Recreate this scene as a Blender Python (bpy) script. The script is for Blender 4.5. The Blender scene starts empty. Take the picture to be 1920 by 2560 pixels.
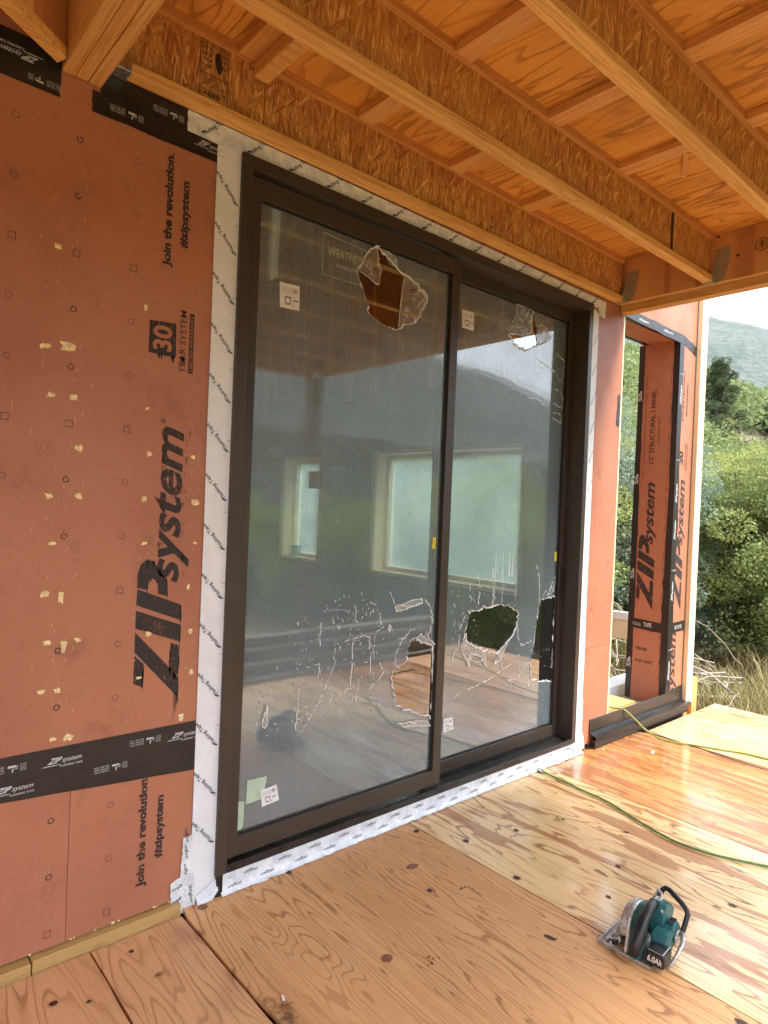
import bpy, bmesh, math, random
import numpy as np
from mathutils import Vector, Matrix

R = math.radians
rng = np.random.default_rng(7)
random.seed(7)
S = bpy.context.scene
COL = S.collection

# ------------------------------------------------------------------ camera, world, sun, exposure
CAM = Vector((0.0, -2.425, 1.63))
YAW, PITCH, ROLL, FPX = 0.7210346, -0.0089155, 0.0405435, 1630.742
fw = Vector((math.sin(YAW) * math.cos(PITCH), math.cos(YAW) * math.cos(PITCH), math.sin(PITCH)))
r0 = Vector((math.cos(YAW), -math.sin(YAW), 0))
u0 = r0.cross(fw)
rr = r0 * math.cos(ROLL) + u0 * math.sin(ROLL)
uu = -r0 * math.sin(ROLL) + u0 * math.cos(ROLL)
cd = bpy.data.cameras.new('camera')
cam = bpy.data.objects.new('camera', cd)
COL.objects.link(cam)
cam.matrix_world = Matrix(((rr.x, uu.x, -fw.x, CAM.x), (rr.y, uu.y, -fw.y, CAM.y), (rr.z, uu.z, -fw.z, CAM.z), (0, 0, 0, 1)))
cd.sensor_fit = 'VERTICAL'
cd.sensor_height = 36
cd.lens = FPX * 36 / 2560
cd.clip_start = 0.02
cd.clip_end = 9000
S.camera = cam

SUN_EL, SUN_DIR = 54.0, Vector((0.38, -0.92))          # light comes from the open right / front side
W = bpy.data.worlds.new('World')
S.world = W
W.use_nodes = True
wn = W.node_tree
wn.nodes.clear()
sky = wn.nodes.new('ShaderNodeTexSky')
sky.sky_type = 'NISHITA'
sky.sun_disc = False
sky.sun_elevation = R(SUN_EL)
sky.sun_rotation = math.atan2(SUN_DIR.x, SUN_DIR.y)
sky.dust_density = 4.0
sky.air_density = 1.2
mx = wn.nodes.new('ShaderNodeMix')
mx.data_type = 'RGBA'
mx.inputs[0].default_value = 0.80                      # high thin cloud cover over the clear sky
mx.inputs[7].default_value = (9.2, 10.1, 11.3, 1)
bg = wn.nodes.new('ShaderNodeBackground')
bg.inputs[1].default_value = 0.11
wo = wn.nodes.new('ShaderNodeOutputWorld')
wn.links.new(sky.outputs[0], mx.inputs[6])
wn.links.new(mx.outputs[2], bg.inputs[0])
wn.links.new(bg.outputs[0], wo.inputs[0])

sd = bpy.data.lights.new('sun', 'SUN')
sd.energy = 2.6
sd.angle = R(16)
sd.color = (1.0, 0.97, 0.92)
sun = bpy.data.objects.new('sun', sd)
COL.objects.link(sun)
d = Vector((SUN_DIR.x * math.cos(R(SUN_EL)), SUN_DIR.y * math.cos(R(SUN_EL)), math.sin(R(SUN_EL))))
sun.rotation_euler = d.to_track_quat('Z', 'Y').to_euler()

S.view_settings.view_transform = 'Standard'
S.view_settings.look = 'None'
S.view_settings.exposure = 1.72
S.view_settings.gamma = 1
S.view_settings.use_curve_mapping = False
S.cycles.max_bounces = 10
S.cycles.diffuse_bounces = 5
S.cycles.glossy_bounces = 4
S.cycles.transparent_max_bounces = 16
S.cycles.transmission_bounces = 4
S.cycles.caustics_reflective = False
S.cycles.caustics_refractive = False
S.cycles.sample_clamp_indirect = 8
S.cycles.use_denoising = True

# ------------------------------------------------------------------ helpers: objects
def link(o, parent=None):
    COL.objects.link(o)
    if parent is not None:
        o.parent = parent
    return o

def props(o, label=None, cat=None, group=None, kind=None):
    if label: o['label'] = label
    if cat: o['category'] = cat
    if group: o['group'] = group
    if kind: o['kind'] = kind
    return o

def empty(name, loc=(0, 0, 0), rz=0.0, parent=None, **k):
    o = bpy.data.objects.new(name, None)
    o.empty_display_size = 0.1
    o.location = loc
    o.rotation_euler = (0, 0, rz)
    link(o, parent)
    return props(o, **k)

class MB:
    """collects polygons (world or local coordinates) and links them as one mesh object"""
    def __init__(s):
        s.v, s.f, s.mi = [], [], []
    def poly(s, pts, m=0):
        n = len(s.v)
        s.v += [tuple(p) for p in pts]
        s.f.append(tuple(range(n, n + len(pts))))
        s.mi.append(m)
    def mesh(s, vs, fs, m=0):
        n = len(s.v)
        s.v += [tuple(p) for p in vs]
        s.f += [tuple(i + n for i in f) for f in fs]
        s.mi += [m] * len(fs)
    def box(s, x0, x1, y0, y1, z0, z1, m=0, mat=None):
        vs = [(x, y, z) for z in (z0, z1) for y in (y0, y1) for x in (x0, x1)]
        if mat is not None:
            vs = [tuple(mat @ Vector(v)) for v in vs]
        s.mesh(vs, [(0, 2, 3, 1), (4, 5, 7, 6), (0, 1, 5, 4), (2, 6, 7, 3), (0, 4, 6, 2), (1, 3, 7, 5)], m)
    def bar(s, a, b, w, h, m=0, up=(0, 0, 1)):
        a, b = Vector(a), Vector(b)
        t = (b - a).normalized()
        x = t.cross(Vector(up)).normalized()
        z = x.cross(t)
        M = Matrix((( x.x, t.x, z.x, a.x), (x.y, t.y, z.y, a.y), (x.z, t.z, z.z, a.z), (0, 0, 0, 1)))
        s.box(-w / 2, w / 2, 0, (b - a).length, -h / 2, h / 2, m, M)
    def tube(s, pts, rad, n=8, m=0, cap=True):
        pts = [Vector(p) for p in pts]
        rads = rad if hasattr(rad, '__len__') else [rad] * len(pts)
        rings = []
        prev = None
        for i, p in enumerate(pts):
            t = (pts[min(i + 1, len(pts) - 1)] - pts[max(i - 1, 0)]).normalized()
            if prev is None:
                x = t.orthogonal().normalized()
            else:
                x = (prev - t * prev.dot(t)).normalized()
            prev = x
            y = t.cross(x)
            rings.append([p + (x * math.cos(2 * math.pi * k / n) + y * math.sin(2 * math.pi * k / n)) * rads[i] for k in range(n)])
        vs = [q for r_ in rings for q in r_]
        fs = []
        for i in range(len(pts) - 1):
            for k in range(n):
                a, b = i * n + k, i * n + (k + 1) % n
                fs.append((a, b, b + n, a + n))
        if cap:
            fs.append(tuple(range(n - 1, -1, -1)))
            fs.append(tuple((len(pts) - 1) * n + k for k in range(n)))
        s.mesh(vs, fs, m)
    def disc(s, c, axis, rad, thick, n=24, m=0, a0=0, a1=2 * math.pi):
        """prism of a disc sector about c; axis 0/1/2"""
        full = abs(a1 - a0 - 2 * math.pi) < 1e-6
        k = n if full else n + 1
        ring = [(math.cos(a0 + (a1 - a0) * i / n) * rad, math.sin(a0 + (a1 - a0) * i / n) * rad) for i in range(k)]
        def P(a, b, t):
            q = [0, 0, 0]
            q[axis] = t
            q[(axis + 1) % 3] = a
            q[(axis + 2) % 3] = b
            return (q[0] + c[0], q[1] + c[1], q[2] + c[2])
        vs = [P(a, b, -thick / 2) for a, b in ring] + [P(a, b, thick / 2) for a, b in ring]
        fs = [tuple(range(k))[::-1], tuple(range(k, 2 * k))]
        for i in range(k):
            j = (i + 1) % k
            fs.append((i, j, j + k, i + k))
        s.mesh(vs, fs, m)
    def build(s, name, mats, parent=None, bevel=0, smooth=False, local=True, segs=2, **k):
        me = bpy.data.meshes.new(name)
        vs = np.array(s.v, float)
        off = np.zeros(3)
        if local and len(vs):
            off = (vs.min(0) + vs.max(0)) / 2
            off[2] = vs[:, 2].min()
        me.from_pydata([tuple(p) for p in (vs - off)], [], s.f)
        if not hasattr(mats, '__len__'):
            mats = [mats]
        for m in mats:
            me.materials.append(m)
        if len(mats) > 1:
            me.polygons.foreach_set('material_index', s.mi)
        if smooth:
            me.polygons.foreach_set('use_smooth', [True] * len(me.polygons))
        me.update()
        o = bpy.data.objects.new(name, me)
        o.location = off
        link(o, parent)
        if bevel:
            b = o.modifiers.new('bevel', 'BEVEL')
            b.width = bevel
            b.segments = segs
            b.limit_method = 'ANGLE'
        return props(o, **k)

def copy_tree(o, parent=None):
    c = o.copy()
    COL.objects.link(c)
    c.parent = parent
    for ch in list(o.children):
        copy_tree(ch, c)
    return c

# ------------------------------------------------------------------ helpers: lettering and flat fills
_tc = {}
def text2d(s, bold=0.0, shear=0.0):
    key = (s, bold, shear)
    if key in _tc:
        return _tc[key]
    cu = bpy.data.curves.new('t', 'FONT')
    cu.body = s
    cu.offset = bold
    cu.shear = shear
    cu.resolution_u = 3
    cu.fill_mode = 'BOTH'
    ob = bpy.data.objects.new('t', cu)
    COL.objects.link(ob)
    dg = bpy.context.evaluated_depsgraph_get()
    me = bpy.data.meshes.new_from_object(ob.evaluated_get(dg))
    vs = np.array([v.co[:2] for v in me.vertices])
    fs = [tuple(p.vertices) for p in me.polygons]
    bpy.data.objects.remove(ob)
    bpy.data.curves.remove(cu)
    bpy.data.meshes.remove(me)
    if len(vs):
        vs = (vs - vs.min(0)) / np.maximum(vs.max(0) - vs.min(0), 1e-6)
    _tc[key] = (vs, fs)
    return _tc[key]

def put(mb, s, O, U, V, m=0, bold=0.0, shear=0.0):
    vs, fs = text2d(s, bold, shear)
    if not len(vs): return
    O, U, V = np.array(O), np.array(U), np.array(V)
    mb.mesh([O + a * U + b * V for a, b in vs], fs, m)

def fill2d(outlines):
    """outlines: list of closed 2-d loops (holes subtract) -> verts, faces"""
    cu = bpy.data.curves.new('f', 'CURVE')
    cu.dimensions = '2D'
    cu.fill_mode = 'BOTH'
    for L in outlines:
        sp = cu.splines.new('POLY')
        sp.points.add(len(L) - 1)
        for i, p in enumerate(L):
            sp.points[i].co = (p[0], p[1], 0, 1)
        sp.use_cyclic_u = True
    ob = bpy.data.objects.new('f', cu)
    COL.objects.link(ob)
    dg = bpy.context.evaluated_depsgraph_get()
    me = bpy.data.meshes.new_from_object(ob.evaluated_get(dg))
    vs = [tuple(v.co[:2]) for v in me.vertices]
    fs = [tuple(p.vertices) for p in me.polygons]
    bpy.data.objects.remove(ob)
    bpy.data.curves.remove(cu)
    bpy.data.meshes.remove(me)
    return vs, fs

def rough_loop(L, amp=0.006, sub=4, seed=0):
    """ragged version of a closed outline"""
    r = np.random.default_rng(seed)
    out = []
    n = len(L)
    for i in range(n):
        a, b = np.array(L[i], float), np.array(L[(i + 1) % n], float)
        dd = b - a
        ln = np.hypot(*dd) + 1e-9
        nr = np.array([-dd[1], dd[0]]) / ln
        k = max(1, min(sub, int(ln / 0.012)))
        for j in range(k):
            t = j / k
            out.append(tuple(a + dd * t + nr * r.normal() * amp * (0.5 if j == 0 else 1)))
    return out

def ribbon(mb, pts, w, f, m=0, taper=True):
    """thin strip along a 2-d polyline, mapped by f(x,z) -> 3-d"""
    P = [np.array(p, float) for p in pts]
    n = len(P)
    Lq, Rq = [], []
    for i in range(n):
        t = P[min(i + 1, n - 1)] - P[max(i - 1, 0)]
        t = t / (np.hypot(*t) + 1e-9)
        q = np.array([-t[1], t[0]])
        ww = w * (0.35 if taper and i in (0, n - 1) else 1) / 2
        Lq.append(P[i] + q * ww)
        Rq.append(P[i] - q * ww)
    for i in range(n - 1):
        mb.poly([f(*Lq[i]), f(*Rq[i]), f(*Rq[i + 1]), f(*Lq[i + 1])], m)

# ------------------------------------------------------------------ helpers: materials
def lin(c):
    return tuple((x / 12.92 if x <= 0.04045 else ((x + 0.055) / 1.055) ** 2.4) for x in c)

class NT:
    def __init__(s, name):
        s.m = bpy.data.materials.new(name)
        s.m.use_nodes = True
        s.t = s.m.node_tree
        s.t.nodes.clear()
        s.out = s.n('ShaderNodeOutputMaterial')
    def n(s, typ, ins=None, **k):
        nd = s.t.nodes.new(typ)
        for a, b in k.items():
            setattr(nd, a, b)
        for a, b in (ins or {}).items():
            s.set(nd.inputs[a], b)
        return nd
    def set(s, sock, v):
        if isinstance(v, bpy.types.NodeSocket):
            s.t.links.new(v, sock)
        elif isinstance(v, bpy.types.Node):
            s.t.links.new(v.outputs[0], sock)
        else:
            if hasattr(v, '__len__') and len(v) == 3 and sock.type == 'RGBA':
                v = (*v, 1)
            sock.default_value = v
    def math(s, op, a, b=0.0, c=0.0, clamp=False):
        nd = s.n('ShaderNodeMath', operation=op, use_clamp=clamp)
        s.set(nd.inputs[0], a); s.set(nd.inputs[1], b); s.set(nd.inputs[2], c)
        return nd.outputs[0]
    def vm(s, op, a, b=(0, 0, 0)):
        nd = s.n('ShaderNodeVectorMath', operation=op)
        s.set(nd.inputs[0], a); s.set(nd.inputs[1], b)
        return nd.outputs[0]
    def mix(s, f, a, b, blend='MIX'):
        nd = s.n('ShaderNodeMix', data_type='RGBA', blend_type=blend)
        s.set(nd.inputs[0], f); s.set(nd.inputs[6], a); s.set(nd.inputs[7], b)
        return nd.outputs[2]
    def ss(s, v, a, b, lo=0.0, hi=1.0):
        nd = s.n('ShaderNodeMapRange', interpolation_type='SMOOTHSTEP')
        s.set(nd.inputs[0], v)
        for i, q in enumerate((a, b, lo, hi)):
            nd.inputs[i + 1].default_value = q
        return nd.outputs[0]
    def noise(s, vec, scale, detail=2.0, rough=0.5, dist=0.0, out=0):
        nd = s.n('ShaderNodeTexNoise')
        s.set(nd.inputs['Vector'], vec)
        nd.inputs['Scale'].default_value = scale
        nd.inputs['Detail'].default_value = detail
        nd.inputs['Roughness'].default_value = rough
        nd.inputs['Distortion'].default_value = dist
        return nd.outputs[out]
    def obj(s, mul=37.0):
        tc = s.n('ShaderNodeTexCoord')
        oi = s.n('ShaderNodeObjectInfo')
        off = s.math('MULTIPLY', oi.outputs['Random'], mul)
        cb = s.n('ShaderNodeCombineXYZ')
        s.set(cb.inputs[0], off); s.set(cb.inputs[1], off); s.set(cb.inputs[2], off)
        return s.vm('ADD', tc.outputs['Object'], cb.outputs[0])
    def bump(s, h, strength=0.3, dist=0.01):
        nd = s.n('ShaderNodeBump')
        s.set(nd.inputs['Height'], h)
        s.set(nd.inputs['Strength'], strength)
        nd.inputs['Distance'].default_value = dist
        return nd.outputs[0]
    def bsdf(s, **k):
        nd = s.n('ShaderNodeBsdfPrincipled')
        for a, b in k.items():
            s.set(nd.inputs[a.replace('_', ' ')], b)
        return nd
    def done(s, sh):
        s.t.links.new(sh.outputs[0] if isinstance(sh, bpy.types.Node) else sh, s.out.inputs[0])
        return s.m

def simple(name, col, rough=0.5, metal=0.0, var=0.15, scale=20.0, bump=0.0, **k):
    t = NT(name)
    p = t.obj()
    nz = t.noise(p, scale, 4, 0.6)
    c = t.mix(t.ss(nz, 0.3, 0.7), tuple(x * (1 - var) for x in col), tuple(min(1, x * (1 + var)) for x in col))
    kk = dict(Base_Color=c, Roughness=t.ss(nz, 0.2, 0.8, max(0.02, rough - 0.07), min(1, rough + 0.07)), Metallic=metal)
    if bump:
        kk['Normal'] = t.bump(t.noise(p, scale * 3, 3, 0.6), bump, 0.004)
    kk.update(k)
    return t.done(t.bsdf(**kk))

def plywood(name, light, mid, dark, grain=1, K=9.0, across=2.0, along=0.33, patch=0.0, wet=0.0, line=0.85, knots=1.0, rough=0.5, patchcol=None, stain=None, spec=0.5):
    """rotary-cut plywood: contour lines of a stretched height field, knots, darker latewood patches"""
    t = NT(name)
    p = t.obj(61.0)
    sep = t.n('ShaderNodeSeparateXYZ', {0: p})
    ax = sep.outputs[1 - grain] if grain in (0, 1) else sep.outputs[0]
    al = sep.outputs[grain]
    oi = t.n('ShaderNodeObjectInfo')
    seed = t.math('MULTIPLY', oi.outputs['Random'], 17.0)
    def vec(a, b):
        cb = t.n('ShaderNodeCombineXYZ')
        t.set(cb.inputs[0], t.math('MULTIPLY', ax, a)); t.set(cb.inputs[1], t.math('MULTIPLY', al, b)); t.set(cb.inputs[2], seed)
        return cb.outputs[0]
    q = vec(across, along)
    base = t.noise(q, 1.6, 2.2, 0.5, 0.25)
    wig = t.noise(vec(11.0, 3.2), 1.0, 5, 0.68)
    vo = t.n('ShaderNodeTexVoronoi', {'Vector': vec(1.9, 0.95)})
    vo.inputs['Scale'].default_value = 1.0
    sel = t.n('ShaderNodeSeparateColor', {0: vo.outputs['Color']})
    use = t.math('GREATER_THAN', sel.outputs[0], 0.45)
    bumpk = t.math('MULTIPLY', t.ss(vo.outputs['Distance'], 0.0, 0.26, 0.16, 0.0), t.math('MULTIPLY', use, knots))
    h = t.math('ADD', t.math('ADD', base, t.math('MULTIPLY', wig, 0.050)), bumpk)
    fr = t.math('FRACT', t.math('MULTIPLY', h, K))
    ramp = t.ss(fr, 0.45, 0.97)
    ln = t.math('MULTIPLY', t.ss(fr, 0.74, 0.90), t.ss(fr, 0.94, 1.0, 1.0, 0.0))
    fine = t.noise(vec(120.0, 3.0), 1.0, 3, 0.65)
    brk = t.ss(t.noise(vec(5.0, 1.6), 1.0, 2, 0.5), 0.33, 0.6, 0.25, 1.0)
    c = t.mix(t.math('MULTIPLY', ramp, 0.55), light, mid)
    c = t.mix(t.math('MULTIPLY', t.ss(fine, 0.42, 0.72), 0.55), c, mid)
    fl = t.noise(vec(75.0, 3.6), 1.0, 2, 0.5, 0.2)
    c = t.mix(t.ss(fl, 0.66, 0.74, 0.0, 0.55), c, tuple(0.5 * (a_ + b_) for a_, b_ in zip(mid, dark)))
    tone = t.noise(vec(1.6, 0.5), 1.0, 3, 0.6)
    c = t.mix(t.ss(tone, 0.3, 0.75, 0.0, 0.45), c, tuple(x * 0.72 for x in mid))
    c = t.mix(t.math('MULTIPLY', t.math('MULTIPLY', ln, brk), line), c, dark)
    if patch > 0:
        pn = t.noise(vec(13.0, 1.7), 1.0, 2.5, 0.55, 0.5)
        pm = t.ss(pn, 0.665 - patch * 0.16, 0.68 - patch * 0.16)
        c = t.mix(t.math('MULTIPLY', pm, 0.8), c, patchcol or tuple(x * 0.62 for x in mid))
    kn = t.math('MULTIPLY', t.ss(vo.outputs['Distance'], 0.026, 0.036, 1.0, 0.0), t.math('GREATER_THAN', sel.outputs[1], 0.35))
    kn = t.math('MULTIPLY', kn, use)
    c = t.mix(t.math('MULTIPLY', kn, knots * 0.85), c, tuple(x * 0.45 for x in dark))
    if stain:
        sn = t.noise(vec(1.1, 0.9), 1.0, 4, 0.7)
        c = t.mix(t.ss(sn, 0.56, 0.72, 0.0, 0.5), c, stain)
    ro = t.ss(t.noise(vec(2.2, 0.9), 1.0, 3, 0.55), 0.35, 0.62, rough, max(0.08, rough - 0.34 * wet)) if wet else rough
    bmp = t.bump(t.math('SUBTRACT', t.math('MULTIPLY', fine, 0.5), ln), 0.25, 0.0015)
    kk = dict(Base_Color=c, Roughness=ro, Normal=bmp, Specular_IOR_Level=spec)
    if wet > .3:
        wm = t.noise(vec(3.4, 1.1), 1.0, 3, 0.6)
        kk['Coat_Weight'] = t.ss(wm, 0.60 - 0.22 * wet, 0.68 - 0.16 * wet, 0.0, min(1.0, wet + .1))
        kk['Coat_Roughness'] = 0.10
        kk['Coat_IOR'] = 1.45
    return t.done(t.bsdf(**kk))

def lumber(name, light, mid, dark, axis=0, rough=0.6, K=5.0, contrast=1.0, across=14.0):
    t = NT(name)
    p = t.obj(43.0)
    sc = [across, across, across]
    sc[axis] = 0.9
    q = t.vm('MULTIPLY', p, tuple(sc))
    n1 = t.noise(q, 1.0, 3, 0.55, 0.3)
    fr = t.math('FRACT', t.math('MULTIPLY', n1, K))
    sc2 = [130.0] * 3
    sc2[axis] = 3.5
    fine = t.noise(t.vm('MULTIPLY', p, tuple(sc2)), 1.0, 3, 0.6)
    c = t.mix(t.math('MULTIPLY', t.ss(fr, 0.4, 0.95), 0.75 * contrast), light, mid)
    c = t.mix(t.math('MULTIPLY', t.ss(fine, 0.5, 0.8), 0.6 * contrast), c, dark)
    kn = t.n('ShaderNodeTexVoronoi', {'Vector': t.vm('MULTIPLY', p, (2.2, 2.2, 2.2))})
    kn.inputs['Scale'].default_value = 1.0
    c = t.mix(t.ss(kn.outputs['Distance'], 0.02, 0.05, 0.8 * contrast, 0.0), c, tuple(x * 0.5 for x in dark))
    tone = t.noise(p, 1.5, 3, 0.6)
    c = t.mix(t.ss(tone, 0.35, 0.75, 0.0, 0.35), c, mid)
    return t.done(t.bsdf(Base_Color=c, Roughness=rough, Normal=t.bump(fine, 0.25, 0.002)))

def osb(name, light, mid, dark):
    t = NT(name)
    p = t.obj(29.0)
    def strand(rot, seed, ln, wd):
        m0 = t.n('ShaderNodeMapping', {'Vector': p})
        m0.inputs['Rotation'].default_value = rot
        mp = t.n('ShaderNodeMapping', {'Vector': m0.outputs[0]})
        mp.inputs['Location'].default_value = (seed, seed * 0.7, seed * 1.3)
        mp.inputs['Scale'].default_value = (ln, 20, wd)
        vo = t.n('ShaderNodeTexVoronoi', {'Vector': t.vm('ADD', mp.outputs[0], t.vm('MULTIPLY', t.noise(mp.outputs[0], 0.55, 3, 0.6, 0, 1), (1.5, 1.5, 1.9)))})
        vo.inputs['Scale'].default_value = 1.0
        s_ = t.n('ShaderNodeSeparateColor', {0: vo.outputs['Color']})
        e = t.n('ShaderNodeTexVoronoi', {'Vector': mp.outputs[0]}, feature='DISTANCE_TO_EDGE')
        return s_.outputs[0], s_.outputs[1], vo.outputs['Distance']
    s1 = strand((0, R(84), 0), 2.0, 11, 120)
    s2 = strand((0, R(108), 0), 5.0, 13, 140)
    s3 = strand((0, R(48), 0), 9.0, 11, 80)
    def pick(a, b, th):
        k = t.math('GREATER_THAN', b[1], th)
        inv = t.math('SUBTRACT', 1.0, k)
        return (t.math('ADD', t.math('MULTIPLY', a[0], inv), t.math('MULTIPLY', b[0], k)), None,
                t.math('ADD', t.math('MULTIPLY', a[2], inv), t.math('MULTIPLY', b[2], k)))
    v_ = pick(s1, s2, 0.66)
    v_ = pick((v_[0], None, v_[2]), s3, 0.84)
    v = v_[0]
    c = t.mix(t.ss(v, 0.10, 0.80), light, mid)
    c = t.mix(t.ss(v, 0.80, 0.97, 0.0, 0.75), c, dark)
    c = t.mix(t.ss(v_[2], 0.28, 0.62, 0.0, 0.55), c, dark)
    fine = t.noise(p, 170, 3, 0.6)
    c = t.mix(t.ss(fine, 0.5, 0.8, 0, 0.35), c, dark)
    big = t.noise(p, 1.3, 2, 0.5)
    c = t.mix(t.ss(big, 0.4, 0.7, 0, 0.25), c, mid)
    return t.done(t.bsdf(Base_Color=c, Roughness=0.55, Normal=t.bump(v_[2], 0.12, 0.002)))

def ink(name, col, wear=0.35, rough=0.7, scale=90.0):
    """printed ink, dry and streaky where the roller skipped"""
    t = NT(name)
    p = t.obj(11.0)
    q = t.vm('MULTIPLY', p, (scale * 2.2, scale * 2.2, scale * 0.35))
    nz = t.noise(q, 1.0, 3, 0.7)
    big = t.noise(p, 12.0, 3, 0.6)
    a = t.ss(t.math('ADD', nz, t.math('MULTIPLY', big, 0.5)), 0.45 + wear * 0.4, 0.62 + wear * 0.5, 1.0 - min(0.75, wear * 2.2), 1.0) if wear else 1.0
    b = t.bsdf(Base_Color=col, Roughness=rough)
    tr = t.n('ShaderNodeBsdfTransparent')
    ms = t.n('ShaderNodeMixShader')
    t.set(ms.inputs[0], a)
    t.t.links.new(tr.outputs[0], ms.inputs[1])
    t.t.links.new(b.outputs[0], ms.inputs[2])
    return t.done(ms)

# ---- wood
M_PLY_A = plywood('plywood_pinkish_old', (0.70, 0.40, 0.20), (0.58, 0.29, 0.13), (0.20, 0.065, 0.030), across=3.0, along=0.45, K=19, line=0.45, rough=0.55, stain=(0.30, 0.14, 0.085))
M_PLY_B = plywood('plywood_orange', (0.72, 0.40, 0.175), (0.58, 0.28, 0.105), (0.20, 0.07, 0.028), K=30, across=3.0, along=0.30, rough=0.50, wet=0.0, knots=0.9, line=0.62)
M_PLY_C = plywood('plywood_pale_patched', (0.80, 0.56, 0.28), (0.70, 0.43, 0.18), (0.17, 0.055, 0.02), K=17, across=3.0, along=0.42, patch=0.62, wet=0.55, rough=0.42, patchcol=(0.36, 0.145, 0.05))
M_PLY_D = plywood('plywood_wet_orange', (0.62, 0.31, 0.11), (0.42, 0.17, 0.05), (0.13, 0.04, 0.018), K=36, across=4.2, along=0.30, patch=0.95, wet=0.9, rough=0.42, patchcol=(0.30, 0.105, 0.04))
M_PLY_E = plywood('plywood_bright_streaked', (0.75, 0.455, 0.255), (0.66, 0.35, 0.17), (0.34, 0.12, 0.055), K=16, across=2.8, along=0.30, patch=0.35, wet=0.7, rough=0.45, line=0.6, patchcol=(0.44, 0.16, 0.09))
M_PLY_R = plywood('plywood_roof_underside', (0.84, 0.43, 0.09), (0.66, 0.28, 0.045), (0.22, 0.065, 0.015), K=13, across=2.4, along=0.4, rough=0.6, line=0.5, patch=0.25, stain=(0.30, 0.10, 0.025))
M_PLY_RIM = plywood('plywood_face_of_beam', (0.80, 0.42, 0.17), (0.66, 0.30, 0.10), (0.22, 0.08, 0.025), grain=1, K=8, across=3.0, along=0.6, rough=0.6, line=0.4)
M_FLANGE = lumber('flange_wood', (0.84, 0.49, 0.16), (0.64, 0.31, 0.08), (0.27, 0.10, 0.03), axis=0, K=8, across=20)
M_FLANGE_T = lumber('top_flange_wood', (0.68, 0.34, 0.11), (0.54, 0.235, 0.065), (0.24, 0.09, 0.03), axis=0, K=5)
M_LVL = lumber('laminated_beam_wood', (0.72, 0.42, 0.15), (0.56, 0.27, 0.075), (0.24, 0.09, 0.03), axis=1, K=7, across=26)
M_STUD = lumber('pale_stud_wood', (0.78, 0.65, 0.44), (0.72, 0.56, 0.33), (0.48, 0.32, 0.16), axis=2, K=4, contrast=0.6)
M_BLOCK = lumber('blocking_wood', (0.80, 0.45, 0.16), (0.66, 0.32, 0.095), (0.34, 0.13, 0.04), axis=1, K=5)
M_PLATE = lumber('treated_plate_wood', (0.50, 0.33, 0.12), (0.40, 0.235, 0.08), (0.20, 0.10, 0.04), axis=0, K=4)
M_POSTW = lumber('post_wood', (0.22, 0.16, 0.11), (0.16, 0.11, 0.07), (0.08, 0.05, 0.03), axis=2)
M_OSB = osb('osb_web', (0.90, 0.55, 0.18), (0.62, 0.28, 0.065), (0.24, 0.08, 0.02))
M_ROOMW = lumber('room_framing_wood', (0.62, 0.42, 0.22), (0.52, 0.33, 0.15), (0.3, 0.17, 0.07), axis=2)

# ---- red sheathing
def zipmat():
    t = NT('red_coated_sheathing')
    p = t.obj(19.0)
    n1 = t.noise(p, 1.7, 5, 0.62)
    n2 = t.noise(p, 42, 3, 0.6)
    c = t.mix(t.ss(n1, 0.32, 0.72), (0.455, 0.186, 0.108), (0.380, 0.140, 0.078))
    c = t.mix(t.ss(n2, 0.55, 0.8, 0, 0.3), c, (0.30, 0.085, 0.045))
    n3 = t.noise(p, 5.5, 4, 0.7)
    c = t.mix(t.ss(n3, 0.56, 0.74, 0, 0.45), c, (0.25, 0.085, 0.052))
    mp = t.n('ShaderNodeMapping', {'Vector': p})
    mp.inputs['Scale'].default_value = (75, 75, 7)
    sc = t.noise(mp.outputs[0], 1.0, 2, 0.5)
    c = t.mix(t.ss(sc, 0.735, 0.775, 0, 0.6), c, (0.62, 0.33, 0.22))
    mp2 = t.n('ShaderNodeMapping', {'Vector': p})
    mp2.inputs['Scale'].default_value = (160, 160, 160)
    sp = t.noise(mp2.outputs[0], 1.0, 1, 0.5)
    return t.done(t.bsdf(Base_Color=c, Roughness=t.ss(n1, 0.3, 0.7, 0.42, 0.58), Normal=t.bump(sp, 0.18, 0.001)))
M_ZIP = zipmat()
M_INK = ink('black_stencil_ink', (0.030, 0.022, 0.020), wear=0.28)
M_INKF = ink('thin_stencil_ink', (0.035, 0.020, 0.018), wear=0.12)
M_WINK = ink('white_tape_print', (0.62, 0.64, 0.66), wear=0.25, scale=240)
M_BINK = ink('blue_black_tape_print', (0.022, 0.026, 0.05), wear=0.0)
M_GINK = ink('grey_tape_print', (0.10, 0.11, 0.14), wear=0.15, scale=200)
M_ZINK = ink('sheathing_coloured_print', (0.44, 0.17, 0.10), wear=0.0)
M_FLECK = simple('torn_wood_fleck', (0.86, 0.68, 0.36), 0.8, var=0.25, scale=70)
M_FLECKP = simple('scuffed_pink', (0.62, 0.34, 0.25), 0.8, var=0.2, scale=70)

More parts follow.
